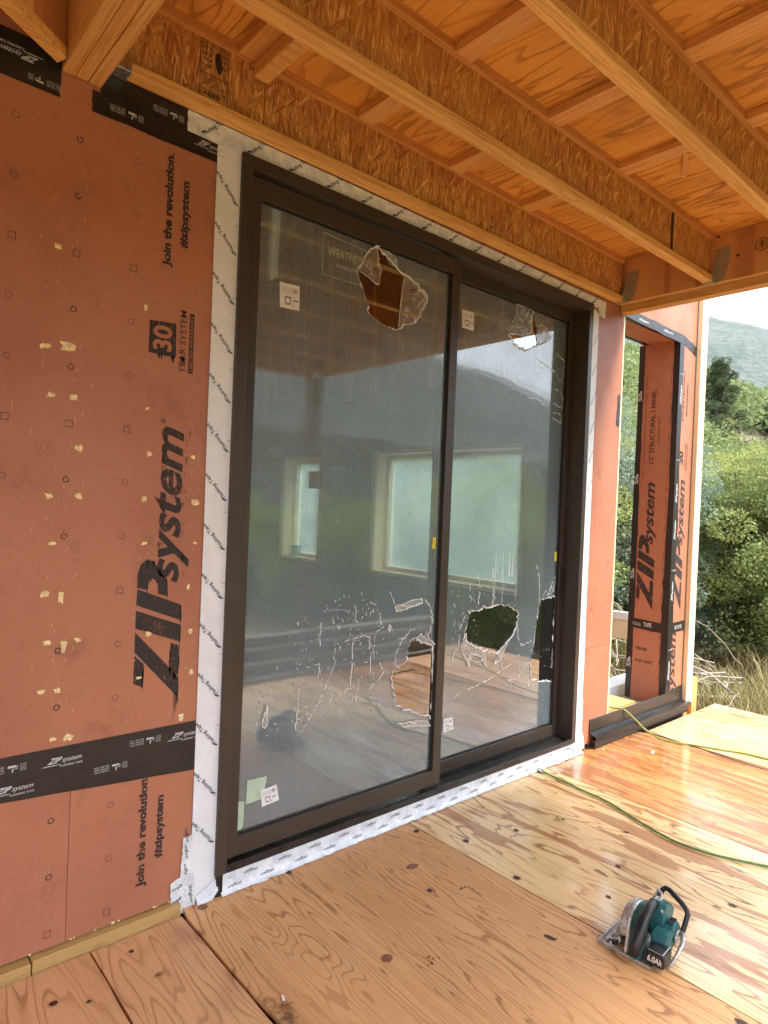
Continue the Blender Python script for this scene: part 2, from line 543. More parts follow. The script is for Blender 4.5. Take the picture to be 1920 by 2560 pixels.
def tapemat(name, c1, c2, rough, bs, bsc):
    t = NT(name)
    p = t.obj(23.0)
    n1 = t.noise(p, bsc, 3, 0.6, 0.6)
    c = t.mix(t.ss(n1, 0.3, 0.7), c1, c2)
    return t.done(t.bsdf(Base_Color=c, Roughness=rough, Normal=t.bump(n1, bs, 0.012)))
M_BTAPE = tapemat('black_seam_tape', (0.014, 0.013, 0.013), (0.022, 0.019, 0.018), 0.36, 0.22, 9)
M_WTAPE = tapemat('white_flashing_tape', (0.83, 0.86, 0.90), (0.76, 0.79, 0.84), 0.42, 0.35, 7)
M_WTAPE2 = tapemat('wrinkled_white_tape', (0.85, 0.88, 0.91), (0.62, 0.66, 0.72), 0.40, 1.0, 18)
M_BFLASH = tapemat('black_metal_flashing', (0.011, 0.010, 0.010), (0.018, 0.016, 0.015), 0.27, 0.05, 4)
M_BRONZE = simple('bronze_painted_frame', (0.052, 0.038, 0.029), 0.40, var=0.07, scale=3)
M_BRONZE_D = simple('dark_bronze_frame', (0.040, 0.030, 0.024), 0.38, var=0.08, scale=3)
M_SILL = simple('black_sill', (0.022, 0.019, 0.017), 0.30, var=0.2, scale=12)
M_GASKET = simple('black_gasket', (0.010, 0.010, 0.010), 0.5, var=0.1)
M_STEEL = simple('galvanised_hanger', (0.36, 0.31, 0.22), 0.50, metal=0.25, var=0.18, scale=60)
M_STEELB = simple('bright_hanger_steel', (0.62, 0.62, 0.58), 0.28, metal=0.9, var=0.15, scale=60)
M_PAPER = simple('white_paper', (0.80, 0.79, 0.78), 0.7, var=0.05)
M_GREENP = simple('pale_green_tape', (0.44, 0.56, 0.42), 0.6, var=0.08)
M_YELLOW = simple('yellow_tag', (0.80, 0.66, 0.03), 0.5, var=0.05)
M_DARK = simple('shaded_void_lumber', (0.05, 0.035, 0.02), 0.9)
M_WHITEM = simple('white_coated_metal', (0.75, 0.77, 0.79), 0.35, var=0.04)

def glassmat(name, base, tint=(0.86, 0.93, 0.90)):
    t = NT(name)
    lw = t.n('ShaderNodeLayerWeight')
    lw.inputs['Blend'].default_value = 0.5
    f = t.math('POWER', lw.outputs['Facing'], 3.0)
    fac = t.math('ADD', t.math('MULTIPLY', f, 0.75), base, clamp=True)
    tr = t.n('ShaderNodeBsdfTransparent')
    tr.inputs[0].default_value = (*tint, 1)
    gl = t.n('ShaderNodeBsdfGlossy')
    gl.inputs['Roughness'].default_value = 0.0
    gl.inputs[0].default_value = (0.97, 0.98, 0.97, 1)
    p = t.obj(1.0)
    nz = t.noise(p, 1.3, 1, 0.4)
    t.set(gl.inputs['Normal'], t.bump(nz, 0.012, 0.1))
    ms = t.n('ShaderNodeMixShader')
    t.set(ms.inputs[0], fac)
    t.t.links.new(tr.outputs[0], ms.inputs[1])
    t.t.links.new(gl.outputs[0], ms.inputs[2])
    return t.done(ms)
M_GLASS = glassmat('low_e_glass', 0.29)
M_GLASSW = glassmat('plain_window_glass', 0.07)

def filmmat(name, veil, col=(0.62, 0.70, 0.76), gl=0.03, trl=False, speck=0.25, rough=0.22, sc=60, blur=0.0):
    t = NT(name)
    p = t.obj(3.0)
    big = t.noise(p, 2.0, 4, 0.6)
    sp = t.noise(p, sc, 2, 0.6)
    a = t.math('MULTIPLY', t.ss(big, 0.25, 0.8, 0.75, 1.25), veil)
    a = t.math('ADD', a, t.math('MULTIPLY', t.ss(sp, 0.63, 0.74), speck * veil), clamp=True)
    di = t.n('ShaderNodeBsdfDiffuse')
    di.inputs[0].default_value = (*col, 1)
    sh = di.outputs[0]
    if trl:
        tl = t.n('ShaderNodeBsdfTranslucent')
        tl.inputs[0].default_value = (*col, 1)
        m2 = t.n('ShaderNodeMixShader')
        m2.inputs[0].default_value = 0.85
        t.t.links.new(sh, m2.inputs[1]); t.t.links.new(tl.outputs[0], m2.inputs[2])
        sh = m2.outputs[0]
    tr = t.n('ShaderNodeBsdfTransparent').outputs[0]
    if blur:
        rf = t.n('ShaderNodeBsdfRefraction')
        rf.inputs['IOR'].default_value = 1.012
        rf.inputs['Roughness'].default_value = blur
        m4 = t.n('ShaderNodeMixShader')
        m4.inputs[0].default_value = 0.6
        t.t.links.new(tr, m4.inputs[1]); t.t.links.new(rf.outputs[0], m4.inputs[2])
        tr = m4.outputs[0]
    ms = t.n('ShaderNodeMixShader')
    t.set(ms.inputs[0], a)
    t.t.links.new(tr, ms.inputs[1]); t.t.links.new(sh, ms.inputs[2])
    gg = t.n('ShaderNodeBsdfGlossy')
    gg.inputs['Roughness'].default_value = rough
    t.set(gg.inputs['Normal'], t.bump(t.noise(p, 14, 3, 0.6, 0.8), 0.5, 0.01))
    m3 = t.n('ShaderNodeMixShader')
    m3.inputs[0].default_value = gl
    t.t.links.new(ms.outputs[0], m3.inputs[1]); t.t.links.new(gg.outputs[0], m3.inputs[2])
    return t.done(m3)
M_FILM = filmmat('protective_film', 0.26, (0.41, 0.535, 0.60), blur=0.10, speck=0.9, sc=95)
M_FLAP = filmmat('folded_film', 0.24, (0.70, 0.67, 0.64), gl=0.13, rough=0.16, sc=25, speck=0.6)
M_FILMEDGE = filmmat('film_torn_edge', 0.98, (0.86, 0.86, 0.86), gl=0.15, sc=200)
M_FILMW = filmmat('brightening_window_film', 0.62, (0.74, 0.92, 0.91), gl=0.02, trl=True, sc=12)  # translucent film added over the room windows to catch daylight and look brighter

# ------------------------------------------------------------------ ground and hills
def smooth(a, b, x):
    q = np.clip((x - a) / (b - a), 0, 1)
    return q * q * (3 - 2 * q)

def vnoise(x, y, seed=0):
    """smooth value noise, vectorised"""
    xi, yi = np.floor(x).astype(int), np.floor(y).astype(int)
    fx, fy = x - xi, y - yi
    fx, fy = fx * fx * (3 - 2 * fx), fy * fy * (3 - 2 * fy)
    def h(a, b):
        n = (a * 374761393 + b * 668265263 + seed * 1442695041) & 0x7fffffff
        n = ((n ^ (n >> 13)) * 1274126177) & 0x7fffffff
        return ((n ^ (n >> 16)) & 0xffff) / 65535.0
    return (h(xi, yi) * (1 - fx) + h(xi + 1, yi) * fx) * (1 - fy) + (h(xi, yi + 1) * (1 - fx) + h(xi + 1, yi + 1) * fx) * fy

def fbm(x, y, o=4, seed=0):
    s, a = 0, 0.5
    for i in range(o):
        s = s + a * vnoise(x * 2 ** i, y * 2 ** i, seed + i * 13)
        a *= 0.5
    return s

AZ = np.array([-180, -150, -120, -60, 0, 30, 50, 58, 62, 66, 70, 75, 85, 100, 118, 124, 128, 133, 138, 145, 155, 180])
# elevation (degrees) of the near hill crest and of the far ridge per compass angle from +Y towards +X
NEAR = np.array([4, 3, 3, 5, 9, 13, 14.5, 14.4, 13.8, 12.4, 9.6, 7.5, 5.5, 4.2, 3.6, 3.8, 4.4, 5.2, 6.0, 6.6, 7.0, 4])
FAR = np.array([6, 5, 5, 8, 12, 14, 15, 15.2, 15.2, 15.7, 14.8, 12.6, 10, 8.5, 7.6, 9.0, 10.6, 12.6, 15.5, 18, 17, 6])
def terrain(x, y):
    dx, dy = x - CAM.x, y - CAM.y
    r = np.hypot(dx, dy)
    az = np.degrees(np.arctan2(dx, dy))
    ne = np.interp(az, AZ, NEAR)
    fe = np.interp(az, AZ, FAR)
    base = -0.45 + 0.10 * smooth(6, 9, x) 
    up = np.tan(np.radians(ne))
    zn = base + up * np.clip(r - 9, 0, 1e9) * smooth(9, 45, r) + (fbm(x * 0.05, y * 0.05, 4, 3) - 0.47) * smooth(8, 60, r) * 7
    zn = np.where(r > 150, zn * 1.0, zn)
    crest = base + up * (150 - 9) + 1.63
    t = smooth(140, 320, r)
    zv = zn * (1 - t) + (crest - 14) * t
    tf = np.tan(np.radians(fe)) * 1500
    ridge = smooth(420, 1500, r) * (1 - 0.5 * smooth(1500, 3200, r))
    rough = (fbm(x * 0.0042, y * 0.0042, 5, 9) - 0.47)
    return zv + ridge * (tf * 0.965 + rough * 55 - (crest - 14)) + rough * 22 * smooth(300, 600, r)

def polar(name, r_edges, az0, az1, na, mat, kind):
    az = np.radians(np.linspace(az0, az1, na))
    rr_, aa = np.meshgrid(r_edges, az, indexing='ij')
    X = CAM.x + rr_ * np.sin(aa); Y = CAM.y + rr_ * np.cos(aa)
    Z = terrain(X, Y)
    nr = len(r_edges)
    vs = np.stack([X, Y, Z], -1).reshape(-1, 3)
    i, j = np.meshgrid(np.arange(nr - 1), np.arange(na - 1), indexing='ij')
    a = (i * na + j).ravel()
    fs = np.stack([a, a + 1, a + na + 1, a + na], -1)
    me = bpy.data.meshes.new(name)
    me.from_pydata(vs.tolist(), [], fs.tolist())
    me.polygons.foreach_set('use_smooth', [True] * len(fs))
    me.materials.append(mat)
    me.update()
    o = link(bpy.data.objects.new(name, me))
    return props(o, kind=kind)

def groundmat():
    t = NT('dry_rocky_ground')
    tc = t.n('ShaderNodeTexCoord')
    p = tc.outputs['Object']
    n1 = t.noise(p, 0.9, 5, 0.65); n2 = t.noise(p, 9, 4, 0.7)
    c = t.mix(t.ss(n1, 0.35, 0.65), (0.26, 0.20, 0.10), (0.12, 0.10, 0.065))
    c = t.mix(t.ss(n2, 0.5, 0.75, 0, 0.7), c, (0.075, 0.062, 0.045))
    return t.done(t.bsdf(Base_Color=c, Roughness=0.95, Normal=t.bump(n2, 0.8, 0.05)))
def hillmat():
    t = NT('wooded_far_slopes')
    tc = t.n('ShaderNodeTexCoord')
    p = tc.outputs['Object']
    n1 = t.noise(p, 0.012, 6, 0.68); n2 = t.noise(p, 0.09, 4, 0.7); n3 = t.noise(p, 0.25, 2, 0.6)
    c = t.mix(t.ss(n1, 0.38, 0.62), (0.055, 0.075, 0.055), (0.115, 0.125, 0.095))
    c = t.mix(t.ss(n2, 0.45, 0.62, 0, 0.85), c, (0.025, 0.040, 0.030))
    return t.done(t.bsdf(Base_Color=c, Roughness=1.0, Normal=t.bump(t.math('ADD', n2, n3), 1.0, 6.0)))
M_GROUND, M_HILL = groundmat(), hillmat()
polar('ground', np.concatenate([[0.0], np.geomspace(2, 300, 90)]), -180, 180, 361, M_GROUND, 'structure')
polar('mountain', np.geomspace(299, 4200, 90), -180, 180, 361, M_HILL, 'structure')

# haze: a closed box of thin even air round the whole place
allz = [v.co.z for n_ in ('ground', 'mountain') for v in bpy.data.objects[n_].data.vertices]
mb = MB()
mb.box(-4400, 4400, -4400, 4400, min(allz) - 1.0, max(allz) + 12)
def hazemat():
    t = NT('pale_air')
    pv = t.n('ShaderNodeVolumePrincipled')
    pv.inputs['Color'].default_value = (0.84, 0.93, 1.0, 1)
    pv.inputs['Density'].default_value = 0.000095
    pv.inputs['Anisotropy'].default_value = 0.2
    t.t.links.new(pv.outputs[0], t.out.inputs['Volume'])
    return t.m
mb.build('haze', hazemat(), local=False, kind='stuff')

# ------------------------------------------------------------------ vegetation
def leafmat(name, c1, c2, c3):
    t = NT(name)
    g = t.n('ShaderNodeNewGeometry')
    oi = t.n('ShaderNodeObjectInfo')
    tc = t.n('ShaderNodeTexCoord')
    nz = t.noise(tc.outputs['Object'], 1.1, 3, 0.6)
    c = t.mix(t.ss(g.outputs['Random Per Island'], 0.1, 0.9), c1, c2)
    c = t.mix(t.ss(nz, 0.42, 0.66, 0, 0.75), c, c3)
    hs = t.n('ShaderNodeHueSaturation', {'Color': c})
    t.set(hs.inputs['Value'], t.ss(oi.outputs['Random'], 0, 1, 0.85, 1.2))
    t.set(hs.inputs['Hue'], t.ss(oi.outputs['Random'], 0, 1, 0.488, 0.508))
    di = t.bsdf(Base_Color=hs.outputs[0], Roughness=0.6, Specular_IOR_Level=0.25)
    tl = t.n('ShaderNodeBsdfTranslucent', {0: hs.outputs[0]})
    ms = t.n('ShaderNodeMixShader')
    ms.inputs[0].default_value = 0.38
    t.t.links.new(di.outputs[0], ms.inputs[1]); t.t.links.new(tl.outputs[0], ms.inputs[2])
    return t.done(ms)
M_LEAF_OAK = leafmat('oak_leaves', (0.22, 0.27, 0.07), (0.35, 0.37, 0.11), (0.42, 0.36, 0.10))
M_LEAF_GRN = leafmat('green_leaves', (0.16, 0.235, 0.075), (0.28, 0.35, 0.12), (0.32, 0.34, 0.11))
M_LEAF_JUN = leafmat('juniper_sprays', (0.22, 0.30, 0.22), (0.33, 0.41, 0.30), (0.25, 0.28, 0.15))
M_LEAF_PIN = leafmat('pine_needles', (0.07, 0.11, 0.05), (0.11, 0.15, 0.06), (0.09, 0.11, 0.04))
M_BARK = simple('grey_brown_bark', (0.13, 0.105, 0.08), 0.95, var=0.35, scale=25, bump=0.6)
M_DEAD = simple('bleached_dead_branch', (0.34, 0.30, 0.25), 0.9, var=0.25, scale=20)

def leaf_tris(centers, size, n_dir=None, aspect=0.5, seed=0):
    r = np.random.default_rng(seed)
    n = len(centers)
    a = r.normal(size=(n, 3))
    a /= np.linalg.norm(a, axis=1, keepdims=True)
    if n_dir is not None:
        a = a * 0.65 + n_dir * 0.75
        a /= np.linalg.norm(a, axis=1, keepdims=True)
    b = r.normal(size=(n, 3))
    b -= a * (a * b).sum(1, keepdims=True)
    b /= np.linalg.norm(b, axis=1, keepdims=True)
    sz = (size * r.uniform(0.6, 1.35, n))[:, None]
    w = b * sz * aspect
    v = np.stack([centers - w, centers + w * 0.9, centers + a * sz * 0.8 + w * 1.0, centers + a * sz - w * 0.5], 1)
    return v.reshape(-1, 3)

def leaf_object(name, verts, mat, parent=None, off=(0, 0, 0)):
    n = len(verts) // 4
    me = bpy.data.meshes.new(name)
    me.vertices.add(len(verts))
    me.vertices.foreach_set('co', (verts - np.array(off)).astype(np.float32).ravel())
    me.loops.add(len(verts))
    me.loops.foreach_set('vertex_index', np.arange(len(verts), dtype=np.int32))
    me.polygons.add(n)
    me.polygons.foreach_set('loop_start', np.arange(0, 4 * n, 4, dtype=np.int32))
    me.polygons.foreach_set('loop_total', np.full(n, 4, dtype=np.int32))
    me.materials.append(mat)
    me.update(calc_edges=True)
    o = bpy.data.objects.new(name, me)
    o.location = off
    return link(o, parent)

def tree(name, h, w, mat, leaves, size, seed, kind='round', aspect=0.5, trunk_r=0.09, low=0.12):
    """tapered trunk with limbs, crown of leaf clumps placed on the limbs"""
    r = np.random.default_rng(seed)
    root = empty(name)
    mb = MB()
    lean = r.normal(size=2) * 0.06 * h
    top = np.array([lean[0], lean[1], h * (0.93 if kind == 'cone' else 0.62)])
    tp = [np.array([0, 0, -0.3])] + [top * k + np.array([*(r.normal(size=2) * 0.03 * h), 0]) * (k < 1) for k in (0.25, 0.5, 0.75, 1.0)]
    mb.tube(tp, [trunk_r * 1.2, trunk_r, trunk_r * 0.75, trunk_r * 0.5, trunk_r * 0.2], 7)
    clumps = []
    nl = 26 if kind == 'cone' else 20
    for i in range(nl):
        k = (low + (0.97 - low) * (i + 0.5) / nl)
        base = top * min(1, k * (1.0 if kind == 'cone' else 0.9))
        a = i * 2.4 + r.uniform(-0.4, 0.4)
        if kind == 'cone':
            ln = w * 0.5 * (1.05 - k) * r.uniform(0.75, 1.2) + 0.05 * w
            rise = 0.12
        else:
            prof = math.sin(math.pi * min(1, max(0.06, (k - low) / (1 - low) * 0.82 + 0.18))) ** 0.6
            ln = w * 0.5 * prof * r.uniform(0.65, 1.15)
            rise = 0.75 * k
        e = base + np.array([math.cos(a) * ln, math.sin(a) * ln, ln * rise + (h * 0.3 * k if kind != 'cone' else 0)])
        m = (base + e) / 2 + np.array([0, 0, 0.05 * ln])
        mb.tube([base, m, e], [trunk_r * 0.35, trunk_r * 0.2, trunk_r * 0.06], 5, cap=False)
        for q in np.linspace(0.35 if kind != 'cone' else 0.2, 1.05, 5):
            c = (base * (1 - q) + e * q) + r.normal(size=3) * 0.07 * w * (0.5 if kind == 'cone' else 1)
            clumps.append((c, (0.085 if kind == 'cone' else 0.115) * w * r.uniform(0.7, 1.3)))
    mb.build('trunk', M_BARK, root, smooth=True, local=False)
    cc = np.array([c for c, _ in clumps]); cr = np.array([q for _, q in clumps])
    idx = r.integers(0, len(clumps), leaves)
    u = r.normal(size=(leaves, 3)); u /= np.linalg.norm(u, axis=1, keepdims=True)
    rad = r.uniform(0.35, 1.0, leaves) ** 0.5
    pts = cc[idx] + u * (cr[idx] * rad)[:, None] * np.array([1, 1, 0.72])
    pts[:, 2] = np.maximum(pts[:, 2], 0.03)
    vs = leaf_tris(pts, size, u, aspect, seed)
    leaf_object('crown', vs, mat, root)
    return root

def gz(x, y):
    return float(terrain(np.array([float(x)]), np.array([float(y)]))[0])

def at_az(az, r):
    a = R(az)
    return CAM.x + r * math.sin(a), CAM.y + r * math.cos(a)

protos = {
    'oak': tree('oak_shrub', 2.6, 2.9, M_LEAF_OAK, 42000, 0.030, 11, low=0.10),
    'green': tree('green_shrub', 3.0, 3.0, M_LEAF_GRN, 46000, 0.029, 12, low=0.06),
    'juniper': tree('juniper_tree', 3.2, 2.3, M_LEAF_JUN, 42000, 0.032, 13, low=0.05, aspect=0.32),
    'pine': tree('pine_tree', 7.5, 4.4, M_LEAF_PIN, 30000, 0.11, 14, kind='cone', aspect=0.22, trunk_r=0.13),
}
used = set()
def plant(key, az, r_, sc, rz, label, cat='tree', group=None, dz=0.0):
    p0 = protos[key]
    o = p0 if key not in used else copy_tree(p0)
    used.add(key)
    x, y = at_az(az, r_)
    o.location = (x, y, gz(x, y) - 0.06 + dz)
    o.scale = (sc, sc, sc * 1.0)
    o.rotation_euler = (0, 0, rz)
    props(o, label, cat, group)
    return o
G1 = 'shrubs and trees on the slope beside the deck'
plant('juniper', 61.8, 10.5, 0.95, 0.4, 'blue-green juniper seen low through the wall opening, beside the left edge of the gap', 'tree', G1)
plant('juniper', 67.2, 10.6, 0.62, 2.1, 'small blue-green juniper just outside the pale corner stud at mid height', 'tree', G1, dz=0.1)
plant('green', 70.6, 11.2, 0.92, 1.3, 'large green shrub at the right edge of the picture above the dead branches', 'shrub', G1, dz=0.25)
plant('green', 74.5, 10.6, 1.0, 0.2, 'dense green shrub past the right end of the deck', 'shrub', G1)
plant('oak', 68.7, 13.2, 1.05, 2.6, 'yellow-green oak shrub directly above the dead branches right of the corner stud', 'shrub', G1)
plant('oak', 71.6, 14.0, 1.1, 4.2, 'yellowing oak shrub behind the large green shrub at the right edge', 'shrub', G1)
plant('green', 66.8, 15.5, 1.0, 3.2, 'olive green shrub touching the corner stud at window height', 'shrub', G1)
plant('oak', 70.0, 17.5, 1.15, 1.2, 'broad yellow oak midway up the slope', 'shrub', G1)
plant('green', 71.9, 20.5, 1.2, 0.6, 'dark green oak high at the right edge under the bare trunks', 'shrub', G1)
plant('green', 68.4, 22.0, 1.2, 5.6, 'rounded green oak below the tall dark pine', 'shrub', G1)
plant('oak', 70.5, 27.0, 1.3, 5.0, 'rounded yellow-green oak just below the pale bare trunks', 'shrub', G1)
plant('oak', 61.9, 15.0, 1.05, 0.9, 'yellow-green oak halfway up the view through the wall opening', 'shrub', G1)
plant('green', 61.2, 20, 1.2, 2.9, 'olive bush high in the wall opening below its head', 'shrub', G1)
plant('oak', 62.6, 27, 1.3, 3.9, 'yellow oak at the top of the view through the wall opening', 'shrub', G1)
plant('pine', 67.7, 46, 0.85, 0.5, 'tall dark pine on the hillside against the hazy ridge', 'tree')
# trees that stand in front of the porch and show in the door glass
GR_ = 'bushes in front of the porch that show in the door glass'
for i, (az, r_, k, sc) in enumerate([(124, 8.0, 'green', .62), (128.5, 8.6, 'green', .66), (132, 9.2, 'green', .68), (121, 9.5, 'green', .7), (118, 8.2, 'green', .66), (136.5, 11, 'green', .7), (141, 12, 'green', .75),
                                     (147, 13.5, 'green', .7), (126, 11, 'green', .75), (151, 12.5, 'green', .7)]):
    plant(k, az, r_, sc, i * 1.7, 'green bush standing in front of the porch, mirrored in the door glass', 'shrub', GR_)
for i, (x_, y_, sc) in enumerate([(7.7, -3.5, .62), (8.9, -4.5, .8), (9.8, -3.0, .85), (7.5, -5.3, .7), (10.6, -5.8, .95), (12.0, -7.2, 1.0), (9.2, -6.6, .85), (12.5, -4.4, 1.0)]):
    az_ = math.degrees(math.atan2(x_ - CAM.x, y_ - CAM.y)); r__ = math.hypot(x_ - CAM.x, y_ - CAM.y)
    plant('green', az_, r__, sc, i * 2.1, 'green bush past the outer deck corner, mirrored in the torn hole of the right pane', 'shrub', 'bushes past the outer deck corner')
# outside the room's windows
for i, (az, r_, k, sc) in enumerate([(34, 13, 'green', 1.2), (41, 12, 'oak', 1.2), (45, 11, 'green', 1.3), (49, 10.5, 'oak', 1.2), (53.5, 10, 'green', 1.1), (57.5, 10, 'juniper', 1.2)]):
    plant(k, az, r_, sc, i * 1.3, 'bush outside the side windows of the room, seen through the door glass', 'shrub', 'bushes outside the side windows')

def brush(name, n, az0, az1, r0_, r1_, mats, seed, per=60, size=0.22, rad=1.5):
    """shrub cover of the hillsides that reads as one mass"""
    r = np.random.default_rng(seed)
    az = r.uniform(az0, az1, n)
    rd = np.exp(r.uniform(math.log(r0_), math.log(r1_), n))
    X = CAM.x + rd * np.sin(np.radians(az)); Y = CAM.y + rd * np.cos(np.radians(az))
    Z = terrain(X, Y)
    sc = r.uniform(0.6, 1.35, n) * (0.75 + 0.25 * rd / 60).clip(0, 2.2)
    idx = np.repeat(np.arange(n), per)
    u = r.normal(size=(n * per, 3)); u /= np.linalg.norm(u, axis=1, keepdims=True)
    u[:, 2] = np.abs(u[:, 2])
    lob = 1 + 0.35 * np.sin(u[:, 0] * 5 + idx) * np.cos(u[:, 1] * 6 + idx * 2)
    rr2 = r.uniform(0.7, 1.0, n * per) * lob
    pts = np.stack([X, Y, Z], -1)[idx] + u * (rad * sc[idx] * rr2)[:, None] * np.array([1, 1, 1.05])
    vs = leaf_tris(pts, 1.0, u, 0.62, seed).reshape(-1, 4, 3)
    s_ = (size * (0.8 + rd / 60))[idx][:, None, None]
    c = pts[:, None, :]
    vs = c + (vs - c) * s_
    o = leaf_object(name, vs.reshape(-1, 3), mats)
    return props(o, kind='stuff')
M_LEAF_HILL = leafmat('hillside_brush', (0.17, 0.22, 0.085), (0.30, 0.33, 0.12), (0.15, 0.185, 0.09))
brush('hillside_brush', 420, 58, 77, 17, 62, M_LEAF_HILL, 5, per=650, size=0.075, rad=1.45)
brush('hillside_brush', 2600, 57, 78, 58, 175, M_LEAF_HILL, 15, per=110, size=0.16, rad=1.7)
M_LEAF_SAGE = leafmat('grey_green_brush', (0.12, 0.16, 0.125), (0.20, 0.24, 0.18), (0.26, 0.26, 0.19))
brush('hillside_brush', 3200, 112, 158, 19, 170, M_LEAF_SAGE, 6, per=60, size=0.2, rad=1.1)
brush('hillside_brush', 900, 25, 58, 15, 150, M_LEAF_HILL, 8, per=36, size=0.34)
brush('hillside_brush', 1500, 156, 385, 16, 160, M_LEAF_HILL, 9, per=26, size=0.4)

# dry grass tufts
def grass(name, spots, mat, seed):
    r = np.random.default_rng(seed)
    mb_v, mb_f = [], []
    for (x, y, rad, n, h) in spots:
        for _ in range(n):
            a, q = r.uniform(0, 6.28), rad * r.uniform(0, 1) ** 0.6
            bx, by = x + math.cos(a) * q, y + math.sin(a) * q
            bz = gz(bx, by)
            hh = h * r.uniform(0.5, 1.25)
            la = r.uniform(0, 6.28); bend = r.uniform(0.15, 0.75) * hh
            w = 0.006
            dx, dy = math.cos(la), math.sin(la)
            k = len(mb_v)
            mb_v += [(bx - dy * w, by + dx * w, bz), (bx + dy * w, by - dx * w, bz),
                     (bx + dx * bend * .35 + dy * w * .8, by + dy * bend * .35 - dx * w * .8, bz + hh * .62), (bx + dx * bend * .35 - dy * w * .8, by + dy * bend * .35 + dx * w * .8, bz + hh * .62),
                     (bx + dx * bend, by + dy * bend, bz + hh * .9)]
            mb_f += [(k, k + 1, k + 2, k + 3), (k + 3, k + 2, k + 4)]
    me = bpy.data.meshes.new(name)
    me.from_pydata(mb_v, [], mb_f)
    me.materials.append(mat)
    o = link(bpy.data.objects.new(name, me))
    return props(o, kind='stuff')
M_GRASS = leafmat('dry_grass_blades', (0.38, 0.31, 0.13), (0.52, 0.44, 0.22), (0.22, 0.22, 0.08))
sp = []
for i in range(150):
    az, rd = rng.uniform(57, 78), rng.uniform(6.7, 11.5)
    x, y = at_az(az, rd)
    if x < 6.3 and y < 0.6: continue
    sp.append((x, y, rng.uniform(0.12, 0.3), 42, rng.uniform(0.22, 0.48)))
for i in range(40):
    az, rd = rng.uniform(112, 150), rng.uniform(6, 11)
    x, y = at_az(az, rd)
    if x < 6.3 and y > -4: continue
    sp.append((x, y, 0.3, 24, 0.35))
grass('dry_grass', sp, M_GRASS, 3)

# rocks and twigs on the ground past the deck
mb = MB()
r = np.random.default_rng(21)
for i in range(260):
    az, rd = r.uniform(58, 76), r.uniform(6.4, 10)
    x, y = at_az(az, rd)
    if x < 6.15 and y < 0.3: continue
    s_ = r.uniform(0.02, 0.085)
    z = gz(x, y)
    ang = np.linspace(0, 2 * math.pi, 7)[:-1] + r.uniform(0, 1)
    lo = [(x + math.cos(a) * s_ * r.uniform(.8, 1.2), y + math.sin(a) * s_ * r.uniform(.8, 1.2), z - 0.01) for a in ang]
    hi = [(x + (p[0] - x) * .6, y + (p[1] - y) * .6, z + s_ * r.uniform(.4, .8)) for p in lo]
    mb.mesh(lo + hi, [(i_, (i_ + 1) % 6, 6 + (i_ + 1) % 6, 6 + i_) for i_ in range(6)] + [tuple(range(6, 12))])
mb.build('gravel', simple('grey_stones', (0.24, 0.20, 0.17), 0.9, var=0.4, scale=9), local=False, kind='stuff')
# dead branches
for i, (az, rd, ln, an, lb) in enumerate([(68.6, 8.2, 1.5, 1.9, 'bleached forked dead branch lying under the green shrub beside the corner stud'),
                                      (70.6, 7.9, 1.7, 2.6, 'long bare dead branch arching over the dry grass at the right edge'),
                                      (61.4, 8.0, 1.1, 1.0, 'thin dead branch in the wall opening beside the loose beam')]):
    x, y = at_az(az, rd)
    z = gz(x, y)
    mb = MB()
    for k in range(7):
        a = an + r.uniform(-0.7, 0.7)
        p0 = Vector((x, y, z + 0.12 + 0.05 * k))
        pts = [p0]
        dr = Vector((math.cos(a), math.sin(a), r.uniform(0.0, 0.55)))
        for q in range(5):
            pts.append(pts[-1] + dr * ln * 0.2 + Vector(r.normal(size=3)) * 0.05)
        rr3 = 0.016 if k < 2 else 0.008
        mb.tube(pts, [rr3, rr3 * .9, rr3 * .75, rr3 * .6, rr3 * .4, rr3 * .2], 5)
    mb.build('dead_branch', M_DEAD, smooth=True, label=lb, cat='branch')
# bare pale trunks on the ridge
t0 = empty('bare_tree')
mb = MB()
mb.tube([(0, 0, -1), (0.1, 0, 5), (0.0, 0.1, 10)], [0.2, 0.14, 0.03], 6)
for k in range(9):
    a = k * 2.3; zz = 4 + k * 0.6
    mb.tube([(0, 0, zz), (math.cos(a) * 0.9, math.sin(a) * 0.9, zz + 1.1), (math.cos(a) * 1.3, math.sin(a) * 1.3, zz + 2.2)], [0.06, 0.04, 0.01], 4)
mb.build('trunk', simple('pale_trunk', (0.42, 0.38, 0.33), 0.9), t0, local=False)
for i in range(26):
    o = t0 if i == 0 else copy_tree(t0)
    x, y = at_az(68.2 + i * 0.20 + r.uniform(-.1, .1), 125 + r.uniform(-6, 18))
    o.location = (x, y, gz(x, y))
    o.rotation_euler = (0, 0, i)
    s_ = r.uniform(0.35, 0.6)
    o.scale = (s_,) * 3
    props(o, 'pale leafless tree in the line of bare trunks on the ridge under the hazy mountain', 'tree', 'bare trees along the ridge')

